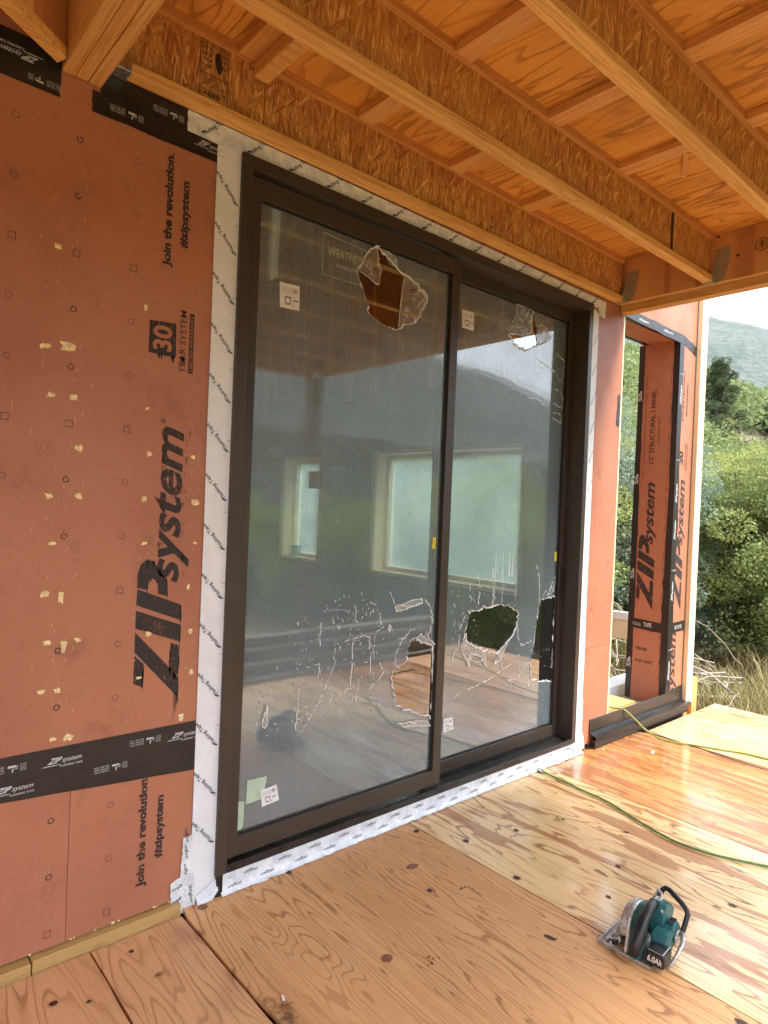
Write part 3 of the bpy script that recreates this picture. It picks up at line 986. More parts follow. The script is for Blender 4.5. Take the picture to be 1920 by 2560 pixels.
# ------------------------------------------------------------------ deck
deck = empty('deck_floor', (2.5, -1.3, 0), kind='structure')
def sheet(x0, x1, y0, y1, mat, z=0.0, tilt=0.0, seed=0, chip=None):
    """one plywood sheet with slightly uneven edges"""
    r_ = np.random.default_rng(seed)
    g = 0.0022
    n = 26
    loop = []
    E = [((x0 + g, y0), (x1 - g, y0)), ((x1 - g, y0), (x1 - g, y1)), ((x1 - g, y1), (x0 + g, y1)), ((x0 + g, y1), (x0 + g, y0))]
    for a, b in E:
        for k in range(n):
            t_ = k / n
            px, py = a[0] + (b[0] - a[0]) * t_, a[1] + (b[1] - a[1]) * t_
            j = r_.normal() * 0.0009 if k else 0
            if abs(a[0] - b[0]) < 1e-6: px += j
            else: py += j
            loop.append((px, py))
    if chip:
        for i, (px, py) in enumerate(loop):
            for cx, cy, cr in chip:
                dd = math.hypot(px - cx, py - cy)
                if dd < cr:
                    k = (cr - dd) * 0.6
                    ux, uy = (x0 + x1) / 2 - cx, (y0 + y1) / 2 - cy
                    l_ = math.hypot(ux, uy)
                    loop[i] = (px + ux / l_ * k, py + uy / l_ * k)
    m = len(loop)
    mb = MB()
    top = [(x, y, z + tilt * (x - x0)) for x, y in loop]
    bot = [(x, y, z - 0.019) for x, y in loop]
    mb.mesh(top + bot, [tuple(range(m))[::-1] if False else tuple(range(m)), tuple(range(m, 2 * m))[::-1]] + [(i, i + m, (i + 1) % m + m, (i + 1) % m) for i in range(m)])
    o = mb.build('plywood_sheet', mat, deck)
    o.location = Vector(o.location) - Vector(deck.location)
    return o
YF = -2.60
sheet(-2.4, -0.435, -0.045, YF, M_PLY_A, -0.002, seed=1)
sheet(-0.435, 0.785, -0.040, YF, M_PLY_A, -0.001, seed=2)
sheet(0.789, 1.130, -0.040, YF, M_PLY_A, -0.004, seed=3)
sheet(1.136, 2.358, 0.020, YF, M_PLY_B, 0.001, seed=4, chip=[(1.136, 0.02, 0.05), (1.136, -0.10, 0.012), (1.136, -0.72, 0.055)])
sheet(2.362, 3.570, 0.018, YF, M_PLY_C, 0.0, seed=5)
sheet(3.574, 4.790, 0.005, YF, M_PLY_D, -0.001, seed=6, chip=[(4.79, 0.005, 0.10)])
sheet(4.796, 6.060, -0.075, YF, M_PLY_E, 0.002, seed=7)
# framing under the sheets
mb = MB()
for x in np.arange(-2.3, 6.1, 0.407):
    mb.box(x, x + 0.038, -2.55, -0.09, -0.26, -0.021)
mb.box(-2.4, 6.02, -0.085, -0.05, -0.26, -0.022)
mb.box(-2.4, 6.05, YF - 0.0, YF + 0.04, -0.30, -0.021)
mb.box(6.01, 6.05, YF + 0.05, -0.09, -0.30, -0.021)
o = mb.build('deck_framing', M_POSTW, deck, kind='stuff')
o.location = Vector(o.location) - Vector(deck.location)
# mouldy stain and rotted notch at the sheet joint
mb = MB()
vs, fs = fill2d([rough_loop([(1.139, -0.60), (1.175, -0.615), (1.20, -0.66), (1.215, -0.74), (1.19, -0.82), (1.139, -0.84)], 0.006, 6, 3)])
mb.mesh([(a, b, 0.0026) for a, b in vs], fs)
def stainmat():
    t = NT('mouldy_stain')
    p = t.obj(3.0)
    nz = t.noise(p, 18, 6, 0.8)
    a = t.ss(nz, 0.38, 0.70, 0.0, 0.75)
    b = t.bsdf(Base_Color=(0.035, 0.028, 0.018), Roughness=0.8)
    tr = t.n('ShaderNodeBsdfTransparent'); ms = t.n('ShaderNodeMixShader')
    t.set(ms.inputs[0], a); t.t.links.new(tr.outputs[0], ms.inputs[1]); t.t.links.new(b.outputs[0], ms.inputs[2])
    return t.done(ms)
M_STAIN = stainmat()
o = mb.build('stain', M_STAIN, deck)
o.location = Vector(o.location) - Vector(deck.location)
# nail heads, ringed knots and dark round holes in the sheets
mb = MB()
r = np.random.default_rng(5)
def spot(x, y, a, b, th=0.0, m=0):
    pts = []
    for k in range(14):
        an = 2 * math.pi * k / 14
        q = 1 + r.normal() * 0.06
        u_, v_ = math.cos(an) * a * q, math.sin(an) * b * q
        pts.append((x + u_ * math.cos(th) - v_ * math.sin(th), y + u_ * math.sin(th) + v_ * math.cos(th), 0.0034))
    mb.poly(pts, m)
for (x, y, a, b, m) in [(1.62, -0.045, .012, .014, 0), (2.33, -0.12, .018, .014, 0), (2.02, -0.52, .011, .013, 0), (2.09, -0.34, .030, .018, 1), (1.60, -0.72, .022, .020, 1), (1.215, -0.045, .020, .020, 1), (2.46, -0.335, .013, .017, 0),
                        (2.40, -0.69, .012, .018, 0), (2.17, -1.02, .010, .025, 0), (2.86, -0.92, .008, .014, 0), (2.60, -1.02, .008, .012, 0), (2.31, -1.66, .013, .024, 0), (2.85, -1.62, .014, .03, 1), (2.97, -1.38, .009, .018, 0),
                        (0.93, -0.30, .010, .009, 1), (0.90, -0.13, .009, .009, 0), (0.62, -0.22, .013, .012, 0), (0.71, -0.28, .008, .007, 0), (2.75, -0.42, .008, .014, 0), (3.05, -0.50, .007, .012, 0), (3.2, -0.78, .006, .012, 0)]:
    spot(x, y, a, b, r.uniform(-.3, .3), m)
M_KNOT = simple('dark_knot', (0.060, 0.026, 0.018), 0.6, var=0.4, scale=90)
M_KNOT2 = simple('tight_knot', (0.24, 0.105, 0.05), 0.6, var=0.35, scale=70)
o = mb.build('knots', [M_KNOT, M_KNOT2], deck, kind='stuff')
o.location = Vector(o.location) - Vector(deck.location)
mb = MB()
for cx, cy in ((1.72, -0.83), (2.15, -0.60)):
    for k in range(10):
        x, y = cx + r.normal() * 0.018, cy + r.normal() * 0.016
        mb.poly([(x + math.cos(a) * .0028 * r.uniform(.6, 1.6), y + math.sin(a) * .0045, 0.0036) for a in np.linspace(0, 6.28, 7)[:-1]])
for (x, y, l_, a) in [(3.03, -0.49, .03, 1.2), (2.90, -1.36, .03, 1.6), (2.33, -1.17, .035, 1.6)]:
    mb.bar((x, y, 0.006), (x + math.cos(a) * l_, y + math.sin(a) * l_, 0.006), 0.003, 0.003)
o = mb.build('dark_marks', M_KNOT, deck, kind='stuff')
o.location = Vector(o.location) - Vector(deck.location)

# ------------------------------------------------------------------ main wall
wall = empty('house_wall', (2.0, 0.05, 0), label='red sheathed house wall around the sliding door with black and white flashing tapes', cat='wall', kind='thing')
def wpart(mb, name, mats, **k):
    par = k.pop('parent', wall)
    o = mb.build(name, mats, par, **k)
    pw = Vector((0, 0, 0))
    q = par
    while q is not None:
        pw += Vector(q.location); q = q.parent
    o.location = Vector(o.location) - pw
    return o
def yy(v):
    return lambda x, z: (x, v, z)
T = 0.0145
def panel(x0, x1, z0, z1, **k):
    mb = MB(); mb.box(x0, x1, 0.0, T, z0, z1)
    return wpart(mb, 'sheathing_panel', M_ZIP, bevel=0.0008, **k)
# left of the door: lower course has a joint at x=0.713, upper course a full sheet
panel(-3.0, 0.7122, 0.046, 0.6415)
pLow = panel(0.7138, 1.290, 0.046, 0.6415)
pBig = panel(0.075, 1.290, 0.6445, 3.075)
panel(-1.14, 0.0735, 0.6445, 3.075)
panel(-3.0, -1.1415, 0.6445, 3.075)
panel(-3.0, 1.29, 3.078, 6.4)
panel(1.293, 3.906, 3.06, 6.4)
panel(3.906, 4.345, 0.705, 3.40)
panel(3.906, 4.345, 0.035, 0.702)
panel(3.909, 4.345, 3.403, 6.4)
# wing wall beyond the opening
pW1 = panel(5.252, 5.535, 0.725, 3.085)
pW2 = panel(5.252, 5.535, 0.155, 0.722)
panel(4.348, 5.535, 3.088, 3.75)
# torn bottom edge of the sheathing
mb = MB()
r = np.random.default_rng(8)
for x in np.arange(0.50, 1.12, 0.012):
    if r.uniform() < 0.16:
        w = r.uniform(0.004, 0.014)
        mb.poly([(x, -0.0012, 0.052 + r.uniform(-.003, .006)), (x + w, -0.0012, 0.050), (x + w * .8, -0.0012, 0.044), (x, -0.0012, 0.045)])
wpart(mb, 'torn_edge', M_FLECK, kind='stuff')
# plate under the sheathing
mb = MB(); mb.box(-2.6, 0.598, -0.034, 0.02, -0.045, 0.036); wpart(mb, 'sill_plate', M_PLATE, bevel=0.004)
mb = MB(); mb.box(0.602, 1.128, -0.032, 0.02, -0.045, 0.040); wpart(mb, 'sill_plate', M_PLATE, bevel=0.004)
# studs and inner face
for x in (0.46, 0.86, 1.21, 3.93, 4.06, 4.31):
    mb = MB(); mb.box(x, x + 0.038, T + 0.001, T + 0.14, 0.04, 6.3); wpart(mb, 'stud', M_STUD)
mb = MB(); mb.box(4.3455, 4.363, -0.002, 0.02, 0.165, 3.078); wpart(mb, 'stud', M_STUD, label='thin pale lumber edge between red panel and opening')
mb = MB(); mb.box(1.293, 3.906, T + 0.001, T + 0.14, 3.10, 3.38); wpart(mb, 'door_header', M_STUD)

# stencilled lettering on the big panel
def zpoly(mb, L, y=-0.0009, m=0):
    mb.mesh([(a, y, b) for a, b in L], [tuple(range(len(L)))], m)
ZIPP = [[(0.920, 1.035), (0.957, 0.999), (0.954, 0.912), (0.920, 0.929)],
        [(0.920, 1.122), (1.057, 0.974), (1.096, 0.926), (1.096, 0.851), (0.920, 1.047)],
        [(1.059, 1.067), (1.095, 1.054), (1.095, 0.939), (1.057, 0.968)],
        [(0.920, 1.203), (1.097, 1.135), (1.095, 1.069), (0.920, 1.136)],
        [(0.923, 1.283), (1.095, 1.214), (1.096, 1.153), (0.920, 1.223)],
        [(0.921, 1.289), (0.922, 1.341), (0.932, 1.375), (0.953, 1.392), (0.980, 1.387), (1.015, 1.338), (1.037, 1.313), (1.040, 1.250), (1.003, 1.261), (1.000, 1.297), (0.986, 1.318), (0.971, 1.322), (0.963, 1.305), (0.960, 1.278)]]
def up_text(mb, s, x0, x1, z0, z1, y=-0.0009, m=0, **k):
    """text that reads upwards: baseline at x1, cap side at x0"""
    put(mb, s, (x1, y, z0), (0, 0, z1 - z0), (x0 - x1, 0, 0), m, **k)
def drips(mb, loop, n, seed, ln=0.02, y=-0.0009):
    r_ = np.random.default_rng(seed)
    for _ in range(n):
        i = r_.integers(0, len(loop))
        a, b = loop[i], loop[(i + 1) % len(loop)]
        t_ = r_.uniform()
        x, z = a[0] + (b[0] - a[0]) * t_, a[1] + (b[1] - a[1]) * t_
        w = r_.uniform(0.0012, 0.0035)
        l_ = ln * r_.uniform(0.3, 1.3)
        mb.poly([(x - w, y, z + 0.004), (x + w, y, z + 0.004), (x + w * .4, y, z - l_), (x - w * .4, y, z - l_)])
mb = MB()
def logo_big(mb, fx, fz, y):
    for L in ZIPP:
        zpoly(mb, [(fx(a), fz(b)) for a, b in L], y)
logo_big(mb, lambda a: a, lambda b: b, -0.0009)
for i, L in enumerate(ZIPP):
    drips(mb, [p for p in L if p[0] > 0.95] or L, 12, i, 0.022)
up_text(mb, 'system', 0.974, 1.120, 1.300, 1.900, bold=0.025, shear=0.30)
r = np.random.default_rng(4)
for k in range(60):
    z = r.uniform(1.32, 1.90); x = r.choice([1.003, 1.093]) + r.normal() * 0.006
    w = r.uniform(0.001, 0.003); l_ = r.uniform(0.006, 0.02)
    mb.poly([(x - w, -0.0009, z), (x + w, -0.0009, z), (x + w * .3, -0.0009, z - l_), (x - w * .3, -0.0009, z - l_)])
for x, l_ in ((1.080, .10), (1.085, .055), (1.088, .075), (1.092, .05)):
    mb.poly([(x - .0012, -0.0009, .87), (x + .0012, -0.0009, .87), (x + .0006, -0.0009, .86 - l_), (x - .0006, -0.0009, .86 - l_)])
wpart(mb, 'printed_logo', M_INK, parent=pBig); mb = MB()
# registered mark
for k in range(20):
    a0, a1 = 2 * math.pi * k / 20, 2 * math.pi * (k + 1) / 20
    mb.poly([(0.998 + math.cos(a) * q, -0.0009, 1.921 + math.sin(a) * q) for a, q in ((a0, .0105), (a1, .0105), (a1, .0085), (a0, .0085))])
up_text(mb, 'R', 0.993, 1.003, 1.916, 1.926, bold=0.02)
wpart(mb, 'printed_lettering', M_INK, parent=pBig); mb = MB()
up_text(mb, 'Join the revolution.', 0.970, 1.012, 2.502, 2.932, bold=0.045)
wpart(mb, 'printed_lettering', M_INK, parent=pBig); mb = MB()
up_text(mb, '#zipsystem', 1.036, 1.076, 2.590, 2.846, bold=0.042)
wpart(mb, 'printed_lettering', M_INK, parent=pBig); mb = MB()
up_text(mb, 'YEAR SYSTEM', 1.050, 1.075, 2.112, 2.352, bold=0.006)
wpart(mb, 'printed_lettering', M_INK, parent=pBig); mb = MB()
zpoly(mb, [(0.931, 2.169), (1.037, 2.166), (1.034, 2.295), (0.932, 2.290)])
PBAR = [(1.088, 2.115), (1.107, 2.115), (1.106, 2.347), (1.088, 2.347)]
for x in (0.985, 1.035, 1.065):
    drips(mb, [(x - .02, 2.168), (x + .01, 2.168)], 6, int(x * 1000), 0.02)
wpart(mb, 'printed_badge', M_INK, parent=pBig)
mb = MB(); zpoly(mb, PBAR); wpart(mb, 'printed_bar', M_INK, parent=pBig)
mb = MB()
up_text(mb, '30', 0.946, 1.020, 2.184, 2.278, y=-0.0014, bold=0.03)
wpart(mb, 'printed_number', M_ZINK, parent=pBig); mb = MB()
up_text(mb, 'LIMITED WARRANTY', 1.092, 1.103, 2.122, 2.340, y=-0.0014, bold=0.01)
wpart(mb, 'printed_lettering', M_ZINK, parent=pBig)
mb = MB()
up_text(mb, 'Join the revolution.', 0.957, 0.999, 0.145, 0.572, bold=0.045)
wpart(mb, 'printed_lettering', M_INK, parent=pLow); mb = MB()
up_text(mb, '#zipsystem', 1.025, 1.064, 0.237, 0.480, bold=0.042)
wpart(mb, 'printed_lettering', M_INK, parent=pLow)

# nail guide marks: small circles and squares
def marks(mb, circ, sq, y=-0.0009, rad=0.011, seed=0):
    r_ = np.random.default_rng(seed)
    for (x, z) in circ:
        bold = 0.0035 if abs(x - 0.66) < 0.03 else 0.0018
        n = 14
        skip = r_.integers(0, n) if r_.uniform() < .5 else -1
        for k in range(n):
            if k == skip: continue
            a0, a1 = 2 * math.pi * k / n, 2 * math.pi * (k + 1) / n
            mb.poly([(x + math.cos(a) * q, y, z + math.sin(a) * q * 1.0) for a, q in ((a0, rad), (a1, rad), (a1, rad - bold), (a0, rad - bold))])
    for (x, z) in sq:
        for (a, b, c, d_) in ((-1, -1, 1, -1), (1, -1.5, 1, 1), (1, 1, -1, 1), (-1, 1, -1, -1)):
            ribbon(mb, [(x + a * rad, z + b * rad), (x + c * rad, z + d_ * rad)], 0.002, yy(y), taper=False)
circ = [(0.471, 2.855), (0.667, 2.851), (0.866, 2.852), (0.47, 2.66), (0.667, 2.657), (0.865, 2.659), (0.468, 2.268), (0.665, 2.267), (0.864, 2.267), (0.467, 2.071), (0.664, 2.068), (0.864, 2.07), (0.466, 1.681), (0.661, 1.678), (0.861, 1.679), (0.661, 1.481), (0.86, 1.481), (0.858, 1.084), (0.655, 1.084), (0.856, 0.888), (0.657, 0.886)]
sq = [(0.47, 2.464), (0.669, 2.461), (0.865, 2.462), (0.467, 1.874), (0.664, 1.872), (0.862, 1.874), (0.858, 1.283)]
mb = MB(); marks(mb, circ, sq)
wpart(mb, 'nail_guide_mark', M_INKF, parent=pBig, kind='stuff')
mb = MB(); marks(mb, [(0.854, 0.493), (0.652, 0.493), (0.853, 0.296), (0.652, 0.296)], [(0.853, 0.097), (0.652, 0.097)])
wpart(mb, 'nail_guide_mark', M_INKF, parent=pLow, kind='stuff')
mb = MB(); marks(mb, [(4.07, 2.4), (4.09, 1.9), (4.13, 1.1), (4.07, 0.60), (4.27, 0.62), (4.07, 0.30), (4.07, 0.42)], [(4.27, 1.3), (4.08, 0.98)], rad=0.012)
wpart(mb, 'nail_guide_mark', M_INKF, kind='stuff')

# torn flecks where the coating came off
chips = [(0.582, 2.125, .020, .016), (0.652, 2.134, .030, .020), (0.604, 1.962, .018, .011), (0.677, 1.962, .017, .012), (0.7, 1.79, .017, .014), (0.608, 1.618, .016, .015), (0.705, 1.622, .014, .014), (0.936, 1.619, .011, .012), (1.137, 1.615, .018, .014),
         (0.949, 1.789, .014, .012), (1.121, 1.791, .010, .009), (0.935, 1.958, .008, .009), (0.914, 2.332, .008, .016), (0.626, 1.456, .018, .006), (0.942, 1.456, .014, .007), (1.143, 1.455, .010, .008), (0.608, 1.282, .018, .016), (0.659, 1.271, .014, .030),
         (1.122, 1.282, .009, .013), (0.97, 1.111, .012, .013), (1.138, 1.107, .010, .018), (0.62, 1.114, .016, .012), (0.672, 1.098, .014, .036), (0.717, 1.115, .013, .010), (0.939, 0.949, .014, .006), (1.147, 0.945, .011, .011), (0.606, 0.949, .015, .008),
         (0.658, 0.944, .015, .014), (1.113, 0.769, .012, .017), (0.65, 0.776, .013, .008), (0.698, 0.773, .022, .014), (0.609, 2.468, .014, .012)]
mb = MB()
r = np.random.default_rng(31)
for (x, z, a, b) in chips:
    k = 9
    L = [(x + max(-1, min(1, 1.35 * math.cos(2 * math.pi * i / k + .3))) * a * r.uniform(.45, .95), z + max(-1, min(1, 1.35 * math.sin(2 * math.pi * i / k + .3))) * b * r.uniform(.45, 1.0)) for i in range(k)]
    L = rough_loop(L, 0.0022, 3, int(r.integers(0, 999)))
    vs, fs = fill2d([L]); mb.mesh([(p, -0.0013, q) for p, q in vs], fs)
wpart(mb, 'torn_fleck', M_FLECK, parent=pBig, kind='stuff')
mb = MB()
for i in range(150):
    cx = r.choice([0.60, 0.66, 0.70, 0.93, 1.13], p=[.27, .27, .16, .12, .18])
    x, z = cx + r.normal() * 0.028, r.uniform(0.80, 2.75)
    a, b = r.uniform(.0006, .002), r.uniform(.002, .010)
    mb.poly([(x + math.cos(t_) * a, -0.0011, z + math.sin(t_) * b) for t_ in np.linspace(0, 6.28, 7)[:-1]])
wpart(mb, 'scuff', M_FLECKP, parent=pBig, kind='stuff')

# ---- black seam tapes
def tape(L, y, mat, parent=wall, name='seam_tape', seed=0, amp=0.0012, **k):
    vs, fs = fill2d([rough_loop(L, amp, 8, seed)])
    mb = MB()
    mb.mesh([(a, y, b) for a, b in vs], fs)
    mb.mesh([(a, y + 0.0006, b) for a, b in vs], fs)
    return wpart(mb, name, mat, parent=parent, **k)
bt1 = tape([(-2.5, .645), (1.176, .636), (1.176, .746), (-2.5, .748)], -0.0020, M_BTAPE, seed=1)
bt2 = tape([(-2.5, .600), (0.49, .597), (1.176, .549), (1.176, .650), (-2.5, .660)], -0.0032, M_BTAPE, seed=2)
def tape_logo(mb, x, z, sc, y, flip=1):
    f = flip
    put(mb, 'ZIP', (x, y, z), (0.052 * sc * f, 0, 0), (0.010 * sc * f, 0, 0.024 * sc * f), bold=0.03, shear=0.3)
    put(mb, 'system', (x + 0.058 * sc * f, y, z - 0.005 * sc * f), (0.078 * sc * f, 0, 0), (0.004 * sc * f, 0, 0.022 * sc * f), bold=0.005, shear=0.3)
    zz = z - 0.006 * sc * f
    mb.poly([(x - 0.022 * sc * f, y, zz - .003 * sc * f), (x - 0.010 * sc * f, y, zz), (x + 0.055 * sc * f, y, zz), (x + 0.050 * sc * f, y, zz - 0.003 * sc * f)])
    put(mb, 'FLASHING TAPE', (x + 0.052 * sc * f, y, z - 0.019 * sc * f), (0.090 * sc * f, 0, 0), (0, 0, 0.009 * sc * f), bold=0.01)
def tape_roller(mb, x, z, sc, y, f=1):
    for i, s_ in enumerate(('ROLL THE TAPE', 'PARA APLICAR', 'USE EL RODILLO')):
        put(mb, s_, (x, y, z + (0.008 - i * 0.009) * sc * f), (0.055 * sc * f, 0, 0), (0, 0, 0.006 * sc * f))
    a = x + 0.066 * sc * f
    for q in [((0, .012), (.026, .012), (.026, .004), (0, .004)), ((.026, .009), (.031, .009), (.031, -.002), (.029, -.002), (.029, .006), (.026, .006)), ((.014, -.002), (.031, -.002), (.031, 0), (.014, 0)), ((.013, 0), (.017, 0), (.017, -.013), (.013, -.013))]:
        mb.poly([(a + u_ * sc * f, y, z + v_ * sc * f) for u_, v_ in q])
    for i in range(7):
        put(mb, 'IIIIIIIII', (a + .038 * sc * f, y, z + (.012 - i * .0038) * sc * f), (.02 * sc * f, 0, 0), (0, 0, .0022 * sc * f))
def pr(fn, par, *a):
    mb = MB(); fn(mb, *a)
    wpart(mb, 'printed_logo' if fn is tape_logo else 'printed_instructions', M_WINK, parent=par)
for x in (0.140, 0.632, 1.075):
    pr(tape_logo, bt1, x, 0.692, 0.82, -0.0040)
for x in (0.45, 0.915):
    pr(tape_roller, bt1, x, 0.704, 0.95, -0.0040)
pr(tape_logo, bt2, 0.478, 0.628, 0.82, -0.0044)
pr(tape_roller, bt2, 0.79, 0.632, 0.95, -0.0044)
# top tapes
ut1 = tape([(-2.5, 2.968), (0.600, 2.965), (0.600, 3.118), (-2.5, 3.12)], -0.0020, M_BTAPE, seed=3)
ut2 = tape([(0.702, 2.964), (1.180, 2.962), (1.180, 3.030), (1.048, 3.042), (0.702, 3.038)], -0.0032, M_BTAPE, seed=4)
ut3 = tape([(0.728, 3.030), (1.047, 3.034), (1.047, 3.118), (0.728, 3.118)], -0.0020, M_BTAPE, seed=5)
pr(tape_logo, ut1, 0.530, 3.058, 0.85, -0.0030, -1)
pr(tape_roller, ut1, 0.600, 2.995, 0.8, -0.0030, -1)
pr(tape_logo, ut2, 1.092, 3.006, 0.78, -0.0042)
pr(tape_roller, ut2, 0.762, 3.003, 0.95, -0.0042)
pr(tape_roller, ut3, 0.916, 3.068, 0.95, -0.0030)

# ---- white flashing tapes around the door
DF = -0.020                      # front plane of the door frame
wt_l = tape([(1.176, 0.012), (1.289, 0.012), (1.289, 3.05), (1.176, 3.036)], -0.0042, M_WTAPE, name='flashing_tape', seed=6)
wt_t = tape([(1.048, 3.036), (1.30, 3.036), (3.99, 3.036), (4.010, 3.010), (4.010, 2.990), (4.082, 2.985), (4.092, 3.098), (1.048, 3.118)], -0.0052, M_WTAPE2, name='flashing_tape', seed=7)
wt_r = tape([(3.92, 0.02), (4.060, 0.012), (4.040, 0.10), (4.018, 0.14), (4.016, 0.36), (4.008, 0.37), (4.008, 3.00), (3.92, 3.03)], -0.0042, M_WTAPE, name='flashing_tape', seed=8)
mb = MB()     # under the sill: wrinkled, folding out onto the deck edge
n = 120
xs = np.linspace(1.306, 4.0, n)
r = np.random.default_rng(17)
rows = []
for x in xs:
    w1, w2, w3 = r.normal() * .0012, r.normal() * .0016, r.normal() * .0014
    rows.append([(x, -0.006 + w1, 0.088), (x, -0.012 + w2, 0.060 + w1), (x, -0.008 + w3, 0.045 + w2), (x, -0.016 + w1, 0.020 + w3), (x, -0.026 + w2, 0.0045), (x, -0.036 + w3 * 2, 0.0042)])
vs = [p for q in rows for p in q]
fs = [(i * 6 + j, (i + 1) * 6 + j, (i + 1) * 6 + j + 1, i * 6 + j + 1) for i in range(n - 1) for j in range(5)]
mb.mesh(vs, fs)
wt_b = wpart(mb, 'flashing_tape', M_WTAPE2, smooth=True, label='wrinkled white tape under the door sill')
f1 = tape([(1.128, 0.012), (1.178, 0.012), (1.180, 0.290), (1.140, 0.285), (1.134, 0.16)], -0.0054, M_WTAPE2, name='flashing_tape', seed=9)
f2 = tape([(1.098, 0.045), (1.128, -0.022), (1.20, -0.005), (1.19, 0.13), (1.145, 0.135), (1.092, 0.118)], -0.0066, M_WTAPE2, name='flashing_tape', seed=10)
mb = MB()
mb.poly([(1.285, -0.008, 0.075), (1.289, -0.012, 0.075), (1.292, -0.022, 0.03), (1.262, -0.030, 0.0048), (1.20, -0.030, 0.0048), (1.20, -0.008, 0.03)])
wpart(mb, 'flashing_tape', M_WTAPE2, label='folded white tape corner at the foot of the door jamb')
zf = 2.842
i_ = 0
def oval(mb, cx, cz, y, a_=.0115, b_=.0045, sk=-.35):
    mb.poly([(cx + math.cos(q) * a_, y, cz + math.sin(q) * b_ + sk * math.cos(q) * a_) for q in np.linspace(0, 6.28, 11)[:-1]])
def wtxt(par, txt, O, U, V, mat=M_BINK, bold=.012, shear=0.0, ov=None):
    mb = MB(); put(mb, txt, O, U, V, bold=bold, shear=shear)
    wpart(mb, 'printed_lettering', mat, parent=par)
    if ov:
        mb = MB(); oval(mb, *ov); wpart(mb, 'printed_oval', M_GINK, parent=par)
while zf > 0.05:
    wtxt(wt_l, 'Flashing Tape', (1.268, -0.0052, zf), (-0.085, 0, 0.092), (-0.0155, 0, -0.0142), ov=(1.262, zf - .015, -0.0052))
    zf -= 0.1995
for z in np.arange(0.42, 3.0, 0.29):
    mb = MB(); ribbon(mb, [(1.263, z), (1.283, z - .001)], 0.0016, yy(-0.0052), taper=False); wpart(mb, 'cut_mark', M_BINK, parent=wt_l)
for z in np.arange(0.18, 2.95, 0.1995):
    wtxt(wt_r, 'Flashing', (3.965, -0.0052, z), (0.042, 0, 0.085), (-0.012, 0, 0.006), bold=.008)
for x in np.arange(1.121, 3.95, 0.2005):
    wtxt(wt_t, 'Flashing Tape', (x, -0.0062, 3.043), (0.088, 0, 0.085), (-0.014, 0, 0.015), ov=(x - .008, 3.058, -0.0062, .0115, .0045, .4))
mb = MB(); ribbon(mb, [(1.09, 3.045), (1.09, 3.072)], 0.0016, yy(-0.0062), taper=False); wpart(mb, 'cut_mark', M_BINK, parent=wt_t)
r = np.random.default_rng(3)
x = 1.33
k = 0
while x < 3.95:
    z = 0.062 if k % 2 else 0.030
    y = -0.0160 if k % 2 else -0.0205
    wtxt(wt_b, 'Wigluv', (x + 0.070, y, z + .008), (-0.066, 0, -0.004), (0, 0, -0.017), mat=M_GINK, bold=.008, shear=.2)
    x += 0.085 + r.uniform(-.01, .01)
    k += 1
for z in (0.05, 0.125, 0.20, 0.265):
    wtxt(f1, 'Wigluv', (1.168, -0.0064, z), (-0.012, 0, 0.06), (-0.015, 0, -0.003), shear=.2)
wtxt(f2, 'Wigluv', (1.163, -0.0076, 0.085), (0.012, 0, -0.075), (0.018, 0, 0.003), shear=.2)
for z in (0.105, 0.055):
    wtxt(f2, 'gluv', (1.140, -0.0076, z), (-0.042, 0, -0.008), (0.003, 0, -0.016), shear=.2)

# ---- the opening in the wing wall
def jamb(L3, name, mat, **k):
    mb = MB(); mb.poly(L3); return wpart(mb, name, mat, **k)
mb = MB(); mb.box(5.252, 5.264, T + .0005, 0.345, 0.08, 3.070); jr = wpart(mb, 'opening_jamb_panel', M_ZIP)
mb = MB(); mb.box(4.365, 5.251, T + .0005, 0.300, 3.071, 3.086); wpart(mb, 'opening_head_panel', M_ZIP)
mb = MB(); mb.box(5.266, 5.53, T + .001, 0.345, 0.08, 3.75); wpart(mb, 'opening_framing', M_STUD)
mb = MB(); mb.box(4.365, 5.25, T + .001, 0.300, 3.0865, 3.75); wpart(mb, 'opening_framing', M_STUD)
mb = MB()
def jx(y, z): return (5.2508, y, z)
up = lambda mb, s, y0, y1, z0, z1, **k: put(mb, s, (5.2505, y1, z0), (0, 0, z1 - z0), (0, y0 - y1, 0), **k)
# lettering on the jamb face: reads upwards, cap side towards +Y
fy = lambda a: 0.285 - (a - 0.92) / (1.096 - 0.92) * 0.145
fz = lambda b: 0.86 + (b - 0.851) / (1.392 - 0.851) * 0.62
for L in ZIPP:
    mb.poly([(5.2508, fy(a), fz(b)) for a, b in L])
if mb.v: wpart(mb, 'printed_lettering', M_INK, parent=jr)
mb = MB()
put(mb, 'system', (5.2508, 0.135, 1.40), (0, 0, 0.52), (0, 0.10, 0), bold=0.025, shear=0.3)
if mb.v: wpart(mb, 'printed_lettering', M_INK, parent=jr)
mb = MB()
put(mb, '1/2" STRUCTURAL 1 PANEL', (5.2508, 0.185, 2.07), (0, 0, 0.62), (0, 0.042, 0), bold=0.02)
if mb.v: wpart(mb, 'printed_lettering', M_INK, parent=jr)
mb = MB()
put(mb, 'EXPOSURE 1', (5.2508, 0.140, 2.25), (0, 0, 0.22), (0, 0.018, 0))
if mb.v: wpart(mb, 'printed_lettering', M_INK, parent=jr)
mb = MB()
put(mb, 'ZIP SYSTEM SHEATHING AND TAPE', (5.2508, 0.262, 1.95), (0, 0, 0.86), (0, 0.014, 0))
if mb.v: wpart(mb, 'printed_lettering', M_INK, parent=jr)
mb = MB()
put(mb, 'THIS SIDE TO WEATHER BARRIER', (5.2508, 0.300, 1.90), (0, 0, 0.90), (0, 0.016, 0))
if mb.v: wpart(mb, 'printed_lettering', M_INK, parent=jr)
mb = MB()
